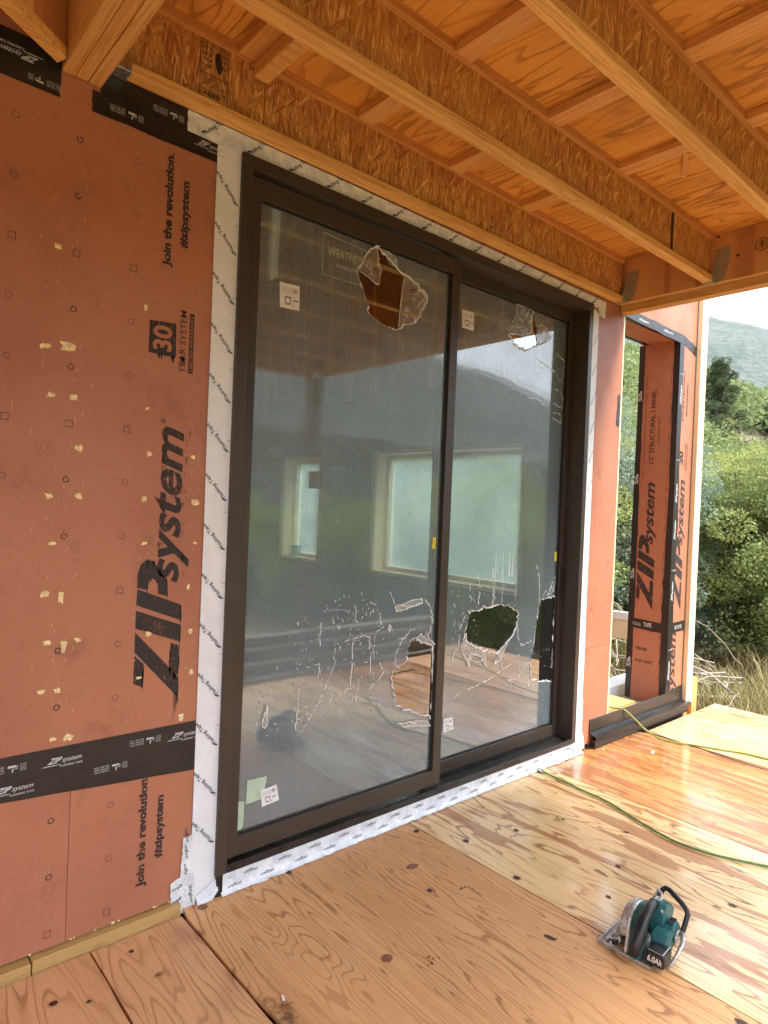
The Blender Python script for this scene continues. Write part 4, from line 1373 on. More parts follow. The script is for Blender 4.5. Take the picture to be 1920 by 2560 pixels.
put(mb, 'Join the', (5.2508, 0.115, 0.445), (0, 0.155, 0), (0, 0, -0.04), bold=0.02)
if mb.v: wpart(mb, 'printed_lettering', M_INK, parent=jr)
mb = MB()
put(mb, '#zip', (5.2508, 0.170, 0.545), (0, 0.10, 0), (0, 0, -0.035), bold=0.02)
if mb.v: wpart(mb, 'printed_lettering', M_INK, parent=jr)
mb = MB()
for z in np.arange(0.30, 2.9, 0.11):
    mb.poly([(5.2508, 0.062, z), (5.2508, 0.066, z), (5.2508, 0.066, z + 0.05), (5.2508, 0.062, z + 0.05)])
wpart(mb, 'dashed_line', M_INK, parent=jr, kind='stuff')
mb = MB()
FX = lambda a: 5.300 + (a - 0.92) / 0.176 * 0.155
FZ = lambda b: 0.86 + (b - 0.851) / 0.541 * 0.62
for L in ZIPP:
    mb.poly([(FX(a), -0.0009, FZ(b)) for a, b in L])
if mb.v: wpart(mb, 'printed_lettering', M_INK, parent=pW1)
mb = MB()
up_text(mb, 'system', 5.345, 5.470, 1.40, 1.95, bold=0.025, shear=.3)
if mb.v: wpart(mb, 'printed_lettering', M_INK, parent=pW1)
mb = MB()
up_text(mb, 'Join the revolution.', 5.325, 5.365, 2.42, 2.85, bold=0.02)
if mb.v: wpart(mb, 'printed_lettering', M_INK, parent=pW1)
mb = MB()
up_text(mb, '#zipsystem', 5.395, 5.43, 2.47, 2.75, bold=0.02)
if mb.v: wpart(mb, 'printed_lettering', M_INK, parent=pW1)
mb = MB()
up_text(mb, 'YEAR SYSTEM', 5.41, 5.43, 2.03, 2.25, bold=0.02)
if mb.v: wpart(mb, 'printed_lettering', M_INK, parent=pW1)
mb = MB()
up_text(mb, '30', 5.305, 5.385, 2.07, 2.18, bold=0.05)
if mb.v: wpart(mb, 'printed_lettering', M_INK, parent=pW1)
mb = MB()
ribbon(mb, [(5.452, 2.02), (5.452, 2.24)], 0.008, yy(-0.0009), taper=False)
wpart(mb, 'printed_lettering', M_INK, parent=pW1)
mb = MB()
up_text(mb, 'system', 5.290, 5.440, 0.16, 0.70, bold=0.025, shear=.3)
wpart(mb, 'printed_lettering', M_INK, parent=pW2)
# tapes of the opening
bw = tape([(5.246, .16), (5.320, .16), (5.325, .9), (5.335, 1.6), (5.315, 2.3), (5.318, 3.05), (5.246, 3.05)], -0.0022, M_BTAPE, seed=21, amp=.003)
bh = tape([(4.340, 3.068), (5.35, 3.040), (5.536, 2.985), (5.536, 3.062), (5.30, 3.118), (4.340, 3.130)], -0.0034, M_BTAPE, seed=22, amp=.002)
bm = tape([(5.30, .695), (5.536, .690), (5.536, .775), (5.30, .770)], -0.0030, M_BTAPE, seed=23)
bb = tape([(5.248, .10), (5.536, .09), (5.536, .235), (5.40, .22), (5.248, .165)], -0.0034, M_BTAPE, seed=24)
def jtape(L, x, nm='seam_tape'):
    mb = MB(); vs, fs = fill2d([rough_loop(L, .002, 10, 4)]); mb.mesh([(x, a, b) for a, b in vs], fs); return wpart(mb, nm, M_BTAPE)
jtape([(0.0, .13), (.055, .13), (.060, .9), (.045, 1.9), (.052, 3.07), (0.0, 3.07)], 5.2500)
jtape([(.300, .05), (.347, .05), (.347, 3.07), (.296, 3.07), (.300, 2), (.292, 1)], 5.2498)
jb = jtape([(.0, .675), (.345, .700), (.345, .775), (.0, .760)], 5.2492)
mb = MB(); mb.poly([(4.365, T, 3.0700), (5.25, T, 3.0700), (5.25, .05, 3.0700), (4.365, .05, 3.0700)]); wpart(mb, 'seam_tape', M_BTAPE)
mb = MB(); mb.poly([(4.365, .26, 3.0698), (5.25, .26, 3.0698), (5.25, .30, 3.0698), (4.365, .30, 3.0698)]); wpart(mb, 'seam_tape', M_BTAPE)
for z in (0.30, .95, 1.45, 1.75, 2.55):
    mb = MB(); put(mb, 'ZIPsystem', (5.308, -.0032, z), (0, 0, 0.16), (-.035, 0, 0), bold=.02, shear=.3); wpart(mb, 'printed_lettering', M_WINK, parent=bw)
for z in (0.55, 1.2, 2.1, 2.8):
    pr(tape_roller, bw, 5.262, z, .6, -.0032)
mb = MB(); put(mb, 'ZIPsystem', (5.33, -.0044, .13), (.17, 0, -.004), (0, 0, .04), bold=.02, shear=.3); wpart(mb, 'printed_lettering', M_WINK, parent=bb)
for x in (4.55, 4.95):
    mb = MB(); put(mb, 'ZIPsystem', (x, -.0044, 3.075), (.15, 0, 0), (0, 0, .022), bold=.02, shear=.3); wpart(mb, 'printed_lettering', M_WINK, parent=bh)
mb = MB()
put(mb, 'ROLL THE TAPE', (5.36, -.0040, .715), (.12, 0, 0), (0, 0, .03))
wpart(mb, 'printed_lettering', M_WINK, parent=bw)
mb = MB()
put(mb, 'ROLL', (5.2488, .30, .715), (0, -.07, 0), (0, 0, .025)); wpart(mb, 'printed_lettering', M_WINK, parent=jb); mb = MB(); put(mb, 'TAPE', (5.2488, .21, .715), (0, -.07, 0), (0, 0, .035), bold=.02)
for z in (.35, 1.1, 1.9, 2.6):
    wpart(mb, 'printed_lettering', M_WINK, parent=jb); mb = MB(); put(mb, 'ZIP', (5.2494, .340, z), (0, 0, .09), (0, -.03, 0), bold=.02)
wpart(mb, 'printed_lettering', M_WINK, parent=jb)
# pale 2x4 nailed on the end of the wing wall
mb = MB(); mb.box(5.548, 5.660, -0.040, -0.002, 0.075, 3.75); wpart(mb, 'corner_stud', M_STUD, bevel=.003, label='pale upright lumber at the far end of the wall')
mb = MB(); mb.box(5.537, 5.64, T + .001, 0.345, 0.05, 3.75); wpart(mb, 'stud', M_STUD)
# metal flashing along the bottom of the opening
mb = MB()
prof = [(0.0, 0.200), (-0.006, 0.196), (-0.008, 0.108), (-0.060, 0.088), (-0.062, 0.066), (-0.058, 0.064)]
pr0 = [(4.112, y, z) for y, z in prof]; pr1 = [(5.60, y, z - 0.0) for y, z in prof]
mb.mesh(pr0 + pr1, [(i, i + 6, i + 7, i + 1) for i in range(5)])
pr0 = [(x, y + .002, z - .0015) for x, y, z in pr0]; pr1 = [(x, y + .002, z - .0015) for x, y, z in pr1]
mb.mesh(pr0 + pr1, [(i + 1, i + 7, i + 6, i) for i in range(5)])
wpart(mb, 'sill_flashing', M_BFLASH)
mb = MB(); mb.box(4.13, 5.58, -0.045, 0.0, 0.010, 0.062); wpart(mb, 'ledger_membrane', M_BTAPE)
mb = MB(); mb.box(4.368, 5.249, .012, .34, 0.05, 0.098); wpart(mb, 'opening_sill', M_POSTW)  # dark wood colour stands in for shade on the sill
mb = MB(); mb.box(4.368, 4.95, .10, .33, 0.099, 0.165); wpart(mb, 'opening_sill', M_LVL)
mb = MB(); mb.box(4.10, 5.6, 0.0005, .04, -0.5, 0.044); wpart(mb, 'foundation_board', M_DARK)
mb = MB(); mb.box(5.56, 5.90, 0.05, 0.13, -0.5, 0.115); wpart(mb, 'end_block', M_LVL)
mb = MB(); mb.box(5.80, 5.90, 0.02, 0.048, -0.5, 0.24); wpart(mb, 'end_block', M_LVL)
# black scrap of tape on the red strip
tape([(4.30, 2.27), (4.343, 2.27), (4.343, 2.50), (4.305, 2.49)], -0.0022, M_BTAPE, seed=30, amp=.003)
tape([(4.335, 3.02), (4.35, 3.02), (4.35, 3.12), (4.335, 3.12)], -0.0026, M_PAPER, seed=31, name='white_tape_scrap')

# ------------------------------------------------------------------ sliding door
door = empty('sliding_door', (2.6, 0.0, 0.08), label='large dark bronze sliding patio door covered with torn protective film', cat='door', kind='thing')
def dpart(mb, name, mats, parent=door, **k):
    return wpart(mb, name, mats, parent=parent, **k)
X0, X1, Z0, Z1 = 1.280, 3.917, 0.086, 3.044
XI, XJ, ZT = 1.330, 3.872, 2.992
mb = MB(); mb.box(X0, XI, DF, 0.16, Z0, Z1); dpart(mb, 'door_jamb', M_BRONZE, bevel=.002)
mb = MB(); mb.box(XJ + .0, X1, DF, 0.16, Z0, Z1); dpart(mb, 'door_jamb', M_BRONZE, bevel=.002)
mb = MB(); mb.box(XI + .0005, XJ - .0005, DF, 0.16, ZT, Z1 - .0005); dpart(mb, 'door_head', M_BRONZE, bevel=.002)
mb = MB()
mb.box(XI + .0005, XJ - .0005, DF, DF + .010, Z0 + .0005, 0.120)
mb.box(XI + .0005, XJ - .0005, DF + .0105, 0.16, Z0 + .0005, 0.096)
for y in (0.055, 0.075, 0.093):
    mb.box(2.63, XJ - .0005, y, y + .004, 0.0965, 0.112 + y * .1)
dpart(mb, 'door_sill', [M_SILL])
# fixed (left) panel
def frame_panel(name, x0, x1, z0, z1, gx0, gx1, gz0, gz1, y0, y1, mat):
    p = empty(name, (0, 0, 0), parent=door)
    p.location = Vector((x0, y0, z0)) - Vector(door.location)
    mb = MB(); mb.box(x0, gx0, y0, y1, z0, z1); dpart(mb, 'stile', mat, p, bevel=.0015)
    mb = MB(); mb.box(gx1, x1, y0, y1, z0, z1); dpart(mb, 'stile', mat, p, bevel=.0015)
    mb = MB(); mb.box(gx0 + .0004, gx1 - .0004, y0 + .0004, y1, z0, gz0); dpart(mb, 'rail', mat, p, bevel=.0015)
    mb = MB(); mb.box(gx0 + .0004, gx1 - .0004, y0 + .0004, y1, gz1, z1); dpart(mb, 'rail', mat, p, bevel=.0015)
    g = y0 + 0.022
    mb = MB()
    mb.box(gx0 + .0005, gx0 + .006, g - .006, g + .004, gz0 + .0005, gz1 - .0005); mb.box(gx1 - .012, gx1 - .0005, g - .012, g + .004, gz0 + .0005, gz1 - .0005)
    mb.box(gx0 + .0065, gx1 - .0125, g - .006, g + .004, gz0 + .0005, gz0 + .006); mb.box(gx0 + .0065, gx1 - .0125, g - .006, g + .004, gz1 - .010, gz1 - .0005)
    dpart(mb, 'gasket', M_GASKET, p)
    mb = MB(); mb.poly([(gx0, g, gz0), (gx1, g, gz0), (gx1, g, gz1), (gx0, g, gz1)]); dpart(mb, 'glass_pane', M_GLASS, p)
    return p, g
pL, gL = frame_panel('fixed_panel', 1.3335, 2.616, 0.132, 2.975, 1.384, 2.556, 0.212, 2.893, 0.001, 0.045, M_BRONZE)
pR, gR = frame_panel('sliding_panel', 2.60, 3.870, 0.115, 2.990, 2.665, 3.822, 0.192, 2.925, 0.100, 0.145, M_BRONZE)
mb = MB(); mb.box(3.838, 3.858, 0.088, 0.0995, 1.02, 1.30)
dpart(mb, 'door_handle', M_GASKET, pR, bevel=.004)
mb = MB(); mb.disc((3.848, 0.086, 1.275), 1, .004, .003, 10); dpart(mb, 'lock_button', M_STEELB, pR)

# protective film
def F(y): return lambda x, z: (x, y, z)
h1 = [(2.033, 2.885), (2.084, 2.861), (2.139, 2.831), (2.175, 2.815), (2.211, 2.798), (2.253, 2.795), (2.294, 2.776), (2.353, 2.749), (2.378, 2.722), (2.374, 2.689), (2.346, 2.656), (2.336, 2.62), (2.305, 2.578), (2.273, 2.562), (2.221, 2.551), (2.187, 2.517), (2.102, 2.519), (2.041, 2.537), (2.003, 2.554), (1.993, 2.571), (1.992, 2.604), (1.968, 2.632), (1.965, 2.659), (1.935, 2.692), (1.923, 2.725), (1.925, 2.76), (1.96, 2.82), (1.995, 2.86)]
flR = [(2.211, 2.804), (2.251, 2.797), (2.294, 2.776), (2.353, 2.749), (2.382, 2.726), (2.378, 2.689), (2.35, 2.656), (2.34, 2.62), (2.305, 2.574), (2.273, 2.56), (2.221, 2.549), (2.214, 2.531), (2.187, 2.517), (2.192, 2.573), (2.198, 2.676)]
flL = [(2.025, 2.888), (2.036, 2.842), (2.046, 2.794), (2.063, 2.782), (2.052, 2.753), (2.055, 2.729), (2.047, 2.704), (2.013, 2.707), (1.976, 2.722), (1.929, 2.737), (1.921, 2.749), (1.947, 2.795), (1.987, 2.861)]
flT = [(2.033, 2.887), (2.098, 2.877), (2.133, 2.867), (2.153, 2.852), (2.167, 2.821), (2.175, 2.815), (2.139, 2.831), (2.084, 2.861)]
h2 = [(2.385, 0.94), (2.412, 0.947), (2.441, 0.917), (2.498, 0.901), (2.535, 0.89), (2.543, 0.70), (2.545, 0.496), (2.502, 0.519), (2.406, 0.557), (2.287, 0.607), (2.266, 0.672), (2.252, 0.745), (2.253, 0.796), (2.311, 0.814), (2.349, 0.842), (2.356, 0.887), (2.367, 0.932)]
h3 = [(2.927, 1.027), (3.04, 1.033), (3.145, 1.041), (3.217, 1.047), (3.318, 1.031), (3.411, 0.986), (3.408, 0.929), (3.374, 0.86), (3.295, 0.805), (3.23, 0.757), (3.188, 0.754), (3.067, 0.787), (2.996, 0.818), (2.927, 0.852), (2.907, 0.906), (2.925, 0.971)]
h4 = [(3.637, 1.026), (3.663, 1.054), (3.808, 1.066), (3.812, 0.74), (3.812, 0.47), (3.79, 0.491), (3.703, 0.504), (3.589, 0.533), (3.573, 0.568), (3.567, 0.66), (3.594, 0.764), (3.618, 0.911), (3.627, 0.977)]
h5 = [(3.193, 2.718), (3.223, 2.696), (3.26, 2.664), (3.32, 2.65), (3.368, 2.653), (3.451, 2.682), (3.499, 2.71), (3.485, 2.77), (3.435, 2.917), (3.415, 2.837), (3.424, 2.802), (3.42, 2.768), (3.385, 2.747), (3.308, 2.735), (3.25, 2.73)]
h5f = [(3.259, 2.915), (3.408, 2.915), (3.426, 2.855), (3.416, 2.823), (3.425, 2.781), (3.385, 2.747), (3.308, 2.733), (3.199, 2.723), (3.18, 2.744), (3.233, 2.812), (3.262, 2.894)]
h5b = [(3.484, 2.83), (3.527, 2.846), (3.592, 2.823), (3.656, 2.798), (3.61, 2.754), (3.511, 2.714), (3.484, 2.778)]
def film(panel_, g, gx0, gx1, gz0, gz1, holes, seeds, label):
    hs = [rough_loop(h, 0.0055, 7, sdd) for h, sdd in zip(holes, seeds)]
    vs, fs = fill2d([[(gx0, gz0), (gx1, gz0), (gx1, gz1), (gx0, gz1)]] + hs)
    mb = MB(); mb.mesh([(a, g - .0028, b) for a, b in vs], fs)
    o = dpart(mb, 'protective_film', M_FILM, panel_)
    mb = MB()
    r_ = np.random.default_rng(seeds[0])
    for h in hs:
        n_ = len(h)
        for i in range(n_):
            a, b = np.array(h[i]), np.array(h[(i + 1) % n_])
            w = 0.0036 + 0.0095 * max(0, fbm(np.array([i * 0.21 + seeds[0]]), np.array([0.5]), 3, 2)[0] - 0.42) * 3
            dd = (b - a) / (np.hypot(*(b - a)) + 1e-9)
            nn = np.array([-dd[1], dd[0]])
            lift = r_.uniform(0.001, 0.006)
            mb.poly([(*[a[0] - nn[0] * w * .3], g - .0032, a[1] - nn[1] * w * .3), (b[0] - nn[0] * w * .3, g - .0032, b[1] - nn[1] * w * .3), (b[0] + nn[0] * w, g - .003 - lift, b[1] + nn[1] * w), (a[0] + nn[0] * w, g - .003 - lift, a[1] + nn[1] * w)])
            if r_.uniform() < 0.07:
                q = a + nn * r_.uniform(-.014, .014) + dd * r_.uniform(-.01, .01)
                ribbon(mb, [tuple(a), tuple((a + q) / 2 + r_.normal(size=2) * .002), tuple(q)], 0.0012, F(g - .004))
    return o, mb
fL, eL = film(pL, gL, 1.385, 2.545, 0.228, 2.885, [h1, h2], (1, 2), 'film')
fR, eR = film(pR, gR, 2.66, 3.812, 0.205, 2.918, [h3, h4, h5], (3, 4, 5), 'film')
def flap(panel_, L, g, off, seed, name='film_flap'):
    """loose torn piece: crumpled surface standing off the glass"""
    from mathutils.geometry import delaunay_2d_cdt
    r_ = np.random.default_rng(seed)
    L = rough_loop(L, 0.002, 4, seed)
    P = np.array(L)
    lo, hi = P.min(0), P.max(0)
    pts = [Vector(p) for p in L]
    for x in np.arange(lo[0], hi[0], .014):
        for z in np.arange(lo[1], hi[1], .014):
            pts.append(Vector((x + r_.normal() * .003, z + r_.normal() * .003)))
    n_ = len(L)
    vs, es, fs, *_ = delaunay_2d_cdt(pts, [], [list(range(n_))], 1, 1e-6)
    vv = []
    for v in vs:
        h_ = fbm(np.array([v.x * 28 + seed]), np.array([v.y * 28]), 3, seed)[0]
        vv.append((v.x, g - off - 0.022 * h_, v.y))
    mb = MB(); mb.mesh(vv, [tuple(f) for f in fs])
    def H(x, z): return (x, g - off - 0.0006 - 0.022 * fbm(np.array([x * 28 + seed]), np.array([z * 28]), 3, seed)[0], z)
    for i in range(n_):
        ribbon(mb, [L[i], L[(i + 1) % n_]], 0.0045 * r_.uniform(.4, 1.3), H, 1, taper=False)
    c = P.mean(0)
    for k in range(4):                       # sharp folds running in from the rim
        a = P[r_.integers(0, n_)]
        q = c + (P[r_.integers(0, n_)] - c) * r_.uniform(.1, .7)
        m_ = (a + q) / 2 + r_.normal(size=2) * .008
        ribbon(mb, [tuple(a * .9 + c * .1), tuple(m_), tuple(q)], 0.0026, H, 1)
    return dpart(mb, name, [M_FLAP, M_FILMEDGE], panel_)
flap(pL, flR, gL, .002, 11); flap(pL, flL, gL, .003, 12); flap(pL, flT, gL, .002, 13)
flap(pR, h5f, gR, .002, 14); flap(pR, h5b, gR, .002, 15)
flap(pR, [(2.907, .906), (2.91, .855), (2.99, .82), (3.07, .786), (3.10, .72), (3.12, .675), (3.09, .70), (3.05, .75), (2.97, .775), (2.94, .74), (2.955, .70), (2.91, .76), (2.87, .83)], gR, .001, 16)
flap(pR, [(3.374, .86), (3.33, .83), (3.24, .70), (3.19, .69), (3.25, .76), (3.30, .81)], gR, .001, 17)
flap(pL, [(2.41, .945), (2.44, .915), (2.53, .895), (2.55, .90), (2.50, .93), (2.48, .975), (2.46, .94), (2.44, .965)], gL, .001, 18)
flap(pL, [(2.29, .520), (2.32, .510), (2.42, .508), (2.50, .49), (2.545, .455), (2.50, .465), (2.43, .478), (2.34, .488)], gL, .001, 19)
flap(pL, [(2.24, 1.125), (2.29, 1.13), (2.36, 1.145), (2.44, 1.15), (2.44, 1.125), (2.38, 1.115), (2.30, 1.10), (2.25, 1.095)], gL, .001, 20)
flap(pL, [(1.50, .70), (1.512, .745), (1.516, .66), (1.505, .645), (1.49, .655)], gL, .001, 22)
flap(pL, [(2.20, 1.02), (2.213, 1.035), (2.222, 1.015), (2.212, .995)], gL, .001, 23)

# fine splits in the film
def crack(mb, pts, w, g):
    P = [np.array(p, float) for p in pts]
    out = [P[0]]
    for a, b in zip(P[:-1], P[1:]):
        k = max(1, min(8, int(np.hypot(*(b - a)) / .012)))
        for q in range(1, k + 1):
            out.append(a + (b - a) * q / k + (r.normal(size=2) * .0022 if q < k else 0))
    for a, b in zip(out[:-1], out[1:]):
        if r.uniform() < .12 and len(out) > 5: continue
        ribbon(mb, [tuple(a), tuple(b)], w * r.uniform(.45, 1.55), F(g - .0042), taper=False)
r = np.random.default_rng(77)
g = gL
for L in [[(2.08, 1.155), (2.12, 1.14), (2.15, 1.08), (2.165, 1.02), (2.17, 1.012)], [(2.21, 1.20), (2.235, 1.16), (2.245, 1.12)],
          [(1.93, .975), (1.99, .985), (2.04, .992), (2.09, .98), (2.12, .985), (2.14, 1.01), (2.18, 1.025)], [(1.985, .985), (1.982, .83), (1.977, .76)], [(1.88, .99), (1.87, .90), (1.885, .89), (1.84, .80), (1.80, .72), (1.74, .64), (1.70, .585)],
          [(2.09, .98), (2.088, .92)], [(2.12, .985), (2.118, .87)], [(2.10, .91), (2.098, .80)], [(1.76, .885), (1.79, .89), (1.785, .82), (1.80, .79), (1.82, .78)], [(1.68, .79), (1.676, .70), (1.67, .60)],
          [(2.46, 1.145), (2.50, 1.10), (2.525, 1.03), (2.50, .95)], [(2.47, 1.145), (2.51, 1.10), (2.534, 1.03), (2.515, .96)], [(2.28, .955), (2.33, .95), (2.36, .99), (2.40, .99)], [(2.32, .96), (2.27, .88), (2.265, .82), (2.30, .80)],
          [(1.855, 1.10), (1.86, 1.07), (1.885, 1.06), (1.90, 1.03)], [(1.99, 1.145), (1.995, 1.07), (2.01, 1.06)], [(1.79, 1.08), (1.785, 1.02), (1.79, .97)], [(2.16, .86), (2.175, .82), (2.19, .80), (2.15, .75)], [(2.10, .72), (2.12, .745), (2.135, .742)], [(1.93, .71), (1.96, .745), (1.98, .74), (2.0, .755)], [(2.03, .78), (2.02, .72), (2.015, .67)]]:
    crack(eL, L, .0038, g)
def flecks(mb, n, x0, x1, z0, z1, g, horiz=.2):
    for i in range(n):
        x, z = r.uniform(x0, x1), r.uniform(z0, z1)
        l_ = r.uniform(.004, .022)
        a = r.normal() * .25 + (math.pi / 2 if r.uniform() > horiz else 0)
        crack(mb, [(x, z), (x + math.cos(a) * l_ * .5 + r.normal() * .001, z + math.sin(a) * l_ * .5), (x + math.cos(a) * l_, z + math.sin(a) * l_)], r.uniform(.0012, .0034), g)
flecks(eL, 130, 1.60, 2.18, .62, 1.12, gL)
flecks(eL, 26, 1.80, 2.10, 1.06, 1.20, gL, .5)
flecks(eL, 10, 1.45, 1.62, .60, .90, gL)
for k in range(26):
    crack(eL, [(1.80 + k * .0048, 1.135 + r.normal() * .004), (1.802 + k * .0048, 1.128)], .0012, gL)
dpart(eL, 'film_torn_edge', M_FILMEDGE, pL, kind='stuff')
g = gR
for L in [[(3.01, 1.04), (3.03, 1.16), (3.00, 1.24)], [(3.145, 1.045), (3.15, 1.17), (3.14, 1.27)], [(3.155, 1.045), (3.165, 1.16), (3.17, 1.28)], [(3.24, 1.05), (3.245, 1.17), (3.24, 1.24), (3.235, 1.33)], [(3.37, 1.03), (3.378, 1.15), (3.375, 1.27)],
          [(3.637, 1.02), (3.625, 1.20), (3.58, 1.30)], [(3.40, .93), (3.42, .83), (3.46, .765), (3.567, .79)], [(3.567, .66), (3.50, .63), (3.43, .56), (3.33, .565)], [(3.22, .75), (3.26, .70), (3.27, .64), (3.36, .665)], [(3.27, .64), (3.16, .60), (3.10, .59), (3.03, .575), (2.95, .565)],
          [(2.99, .73), (3.02, .72), (3.08, .72)], [(2.91, 1.01), (2.88, .97), (2.865, .93)], [(2.86, .90), (2.855, .83), (2.81, .79), (2.80, .74)], [(2.93, 1.20), (2.94, 1.12), (2.97, 1.10)], [(2.88, .56), (2.83, .53)], [(3.56, .53), (3.55, .49)]]:
    crack(eR, L, .0042, g)
flecks(eR, 60, 2.78, 3.02, .80, 1.22, gR)
flecks(eR, 34, 3.02, 3.45, 1.08, 1.30, gR, .05)
flecks(eR, 20, 3.30, 3.80, .5, .75, gR, .4)
for x0_ in (3.165, 3.235, 3.30, 3.33):
    eR.poly([(x0_ - .006, gR - .0042, 1.22), (x0_ + .006, gR - .0042, 1.22), (x0_ + .003, gR - .0042, 1.34), (x0_, gR - .0042, 1.38)])
for k in range(60):
    x, z = 3.02 + r.uniform(0, .17), 2.72 + r.uniform(0, .12)
    crack(eR, [(x, z), (x + .006, z + .006), (x + .014, z + .004)], .0014, gR)
for L in [[(3.70, 2.70), (3.80, 2.66), (3.80, 2.56), (3.77, 2.52), (3.72, 2.55)], [(3.71, 2.46), (3.77, 2.45), (3.805, 2.41), (3.80, 2.34), (3.70, 2.36)], [(3.70, 2.30), (3.77, 2.30), (3.80, 2.27), (3.79, 2.24), (3.70, 2.26)], [(3.49, 2.62), (3.58, 2.60), (3.70, 2.57)], [(3.42, 2.36), (3.52, 2.37), (3.60, 2.33)],
          [(3.675, 1.07), (3.70, 1.11), (3.74, 1.09), (3.76, 1.14), (3.80, 1.10)], [(3.72, 1.07), (3.76, 1.12), (3.78, 1.19)], [(3.74, 1.075), (3.79, 1.11), (3.805, 1.2)]]:
    crack(eR, L, .0034, g)
dpart(eR, 'film_torn_edge', M_FILMEDGE, pR, kind='stuff')

# print on the film and stickers
mb = MB()
M_FINK = ink('pale_film_print', (0.50, 0.47, 0.34), wear=0.1, scale=300)
for L in [[(2.005, 2.845), (1.715, 2.860)], [(1.715, 2.860), (1.717, 2.672)], [(1.717, 2.672), (1.965, 2.676)]]:
    ribbon(mb, L, .0036, F(gL - .0034), taper=False)
put(mb, 'WEATHER', (1.745, gL - .0034, 2.766), (0.200, 0, 0.004), (0, 0, 0.040))
put(mb, 'S', (1.966, gL - .0034, 2.775), (0.016, 0, 0), (0, 0, 0.034))
put(mb, 'WINDOW', (1.790, gL - .0034, 2.722), (0.130, 0, 0.002), (0, 0, 0.019), bold=.01)
dpart(mb, 'printed_lettering', M_FINK, pL)
M_PRT = ink('label_print', (0.05, 0.045, 0.05), wear=.1)
def sticker(panel_, pts, g, mat=M_PAPER, lines=True, name='sticker', rot=False, seed=0, label=None):
    q = [np.array((a, g - .0046, b)) for a, b in pts]
    mb = MB()
    mb.poly([tuple(v) for v in q], 0)
    if lines:
        O, U, V = q[0], q[1] - q[0], q[3] - q[0]
        r_ = np.random.default_rng(seed)
        def rect(a, b, c, d_):
            mb.poly([tuple(O + U * s_ + V * t_ + np.array((0, -.0006, 0))) for s_, t_ in ((a, b), (c, b), (c, d_), (a, d_))], 1)
        for i in range(9):
            x = .66 + i * .026; rect(x, .16, x + r_.uniform(.006, .016), .36)
        for i in range(12):
            x = .08 + i * .045; rect(x, .08 + r_.uniform(0, .1), x + .008, .36 + r_.uniform(0, .12))
        for i in range(8):
            x = .10 + i * .10; rect(x, .78 + r_.uniform(0, .05), x + .008, .90)
        put(mb, 'D', O + U * .56 + V * .52 + np.array((0, -.0006, 0)), V * .34, -U * .32, 1)
        rect(.66, .62, .92, .67); rect(.62, .74, .64, .92)
    return dpart(mb, name, [mat, M_PRT], panel_, label=label)
sticker(pL, [(1.496, 2.580), (1.598, 2.585), (1.601, 2.478), (1.501, 2.473)], gL, seed=1, label='white paper label near the top of the glass')
sticker(pR, [(2.766, 2.77), (2.869, 2.776), (2.872, 2.668), (2.772, 2.67)], gR, seed=2, label='white paper label near the top of the glass')
sticker(pR, [(2.752, 0.428), (2.830, 0.422), (2.839, 0.349), (2.755, 0.347)], gR, seed=3, label='small white label beside the meeting stile')
sticker(pL, [(1.500, 0.373), (1.579, 0.380), (1.595, 0.307), (1.507, 0.299)], gL - .0012, seed=4, label='tilted white label overlapping a green paper')
sticker(pL, [(1.431, 0.434), (1.529, 0.429), (1.512, 0.334), (1.428, 0.331)], gL, M_GREENP, False, label='pale green paper square')
sticker(pL, [(1.389, 0.353), (1.421, 0.349), (1.419, 0.243), (1.411, 0.231), (1.391, 0.231)], gL, M_GREENP, False, label='pale green strip in the lower corner')
mb = MB(); sx = [(2.505, 1.476), (2.527, 1.473), (2.524, 1.413), (2.500, 1.415)]
mb.poly([(a, gL - .0046, b) for a, b in sx], 0); put(mb, 'I-IIIII', (2.519, gL - .0052, 1.420), (0, 0, .045), (-.008, 0, 0), 1)
dpart(mb, 'yellow_tag', [M_YELLOW, M_PRT], pL)
mb = MB(); mb.poly([(a, gR - .0046, b) for a, b in [(3.785, 1.37), (3.811, 1.367), (3.811, 1.304), (3.786, 1.306)]], 0); put(mb, 'IIIII', (3.803, gR - .0052, 1.315), (0, 0, .045), (-.008, 0, 0), 1)
dpart(mb, 'yellow_tag', [M_YELLOW, M_PRT], pR)
mb = MB(); mb.box(1.284, 1.312, -.019, .02, .001, .0855); dpart(mb, 'dark_gap_block', M_GASKET)  # black box stands in for the shaded gap at the jamb foot
# small bent drain clip at the right end of the sill
mb = MB(); mb.tube([(3.80, -.03, .075), (3.84, -.035, .07), (3.85, -.04, .052), (3.87, -.04, .046), (3.865, -.035, .062)], .003, 6)
dpart(mb, 'drain_clip', M_GASKET)

# ------------------------------------------------------------------ porch roof
roof = empty('porch', (2.5, -1.8, 3.05), label='open wooden porch roof with oriented strand joists above the deck', cat='porch', kind='thing')
def rpart(mb, name, mats, parent=roof, **k):
    return wpart(mb, name, mats, parent=parent, **k)
ZB, ZTOP = 3.118, 3.422
def beam(name, plies, y0, y1):
    b = empty(name, (0, 0, 0), parent=roof)
    b.location = Vector((plies[0][0], y0, plies[0][2])) - Vector(roof.location)
    for (a, c, z) in plies:
        mb = MB(); mb.box(a, c, y0, y1, z, ZTOP); rpart(mb, 'ply', M_LVL, b, bevel=.003)
    return b
bl = beam('beam', [(.600, .6415, 3.053), (.6435, .6845, 3.054), (.6865, .728, 3.052)], -3.80, -0.006)
bl['label'] = 'three ply beam beside the camera end of the joists'
br_ = beam('beam', [(4.2415, 4.283, 3.118), (4.285, 4.327, 3.064), (4.329, 4.372, 3.066)], -3.66, -0.006)
br_['label'] = 'beam at the outer end of the joists with a round mill stamp'
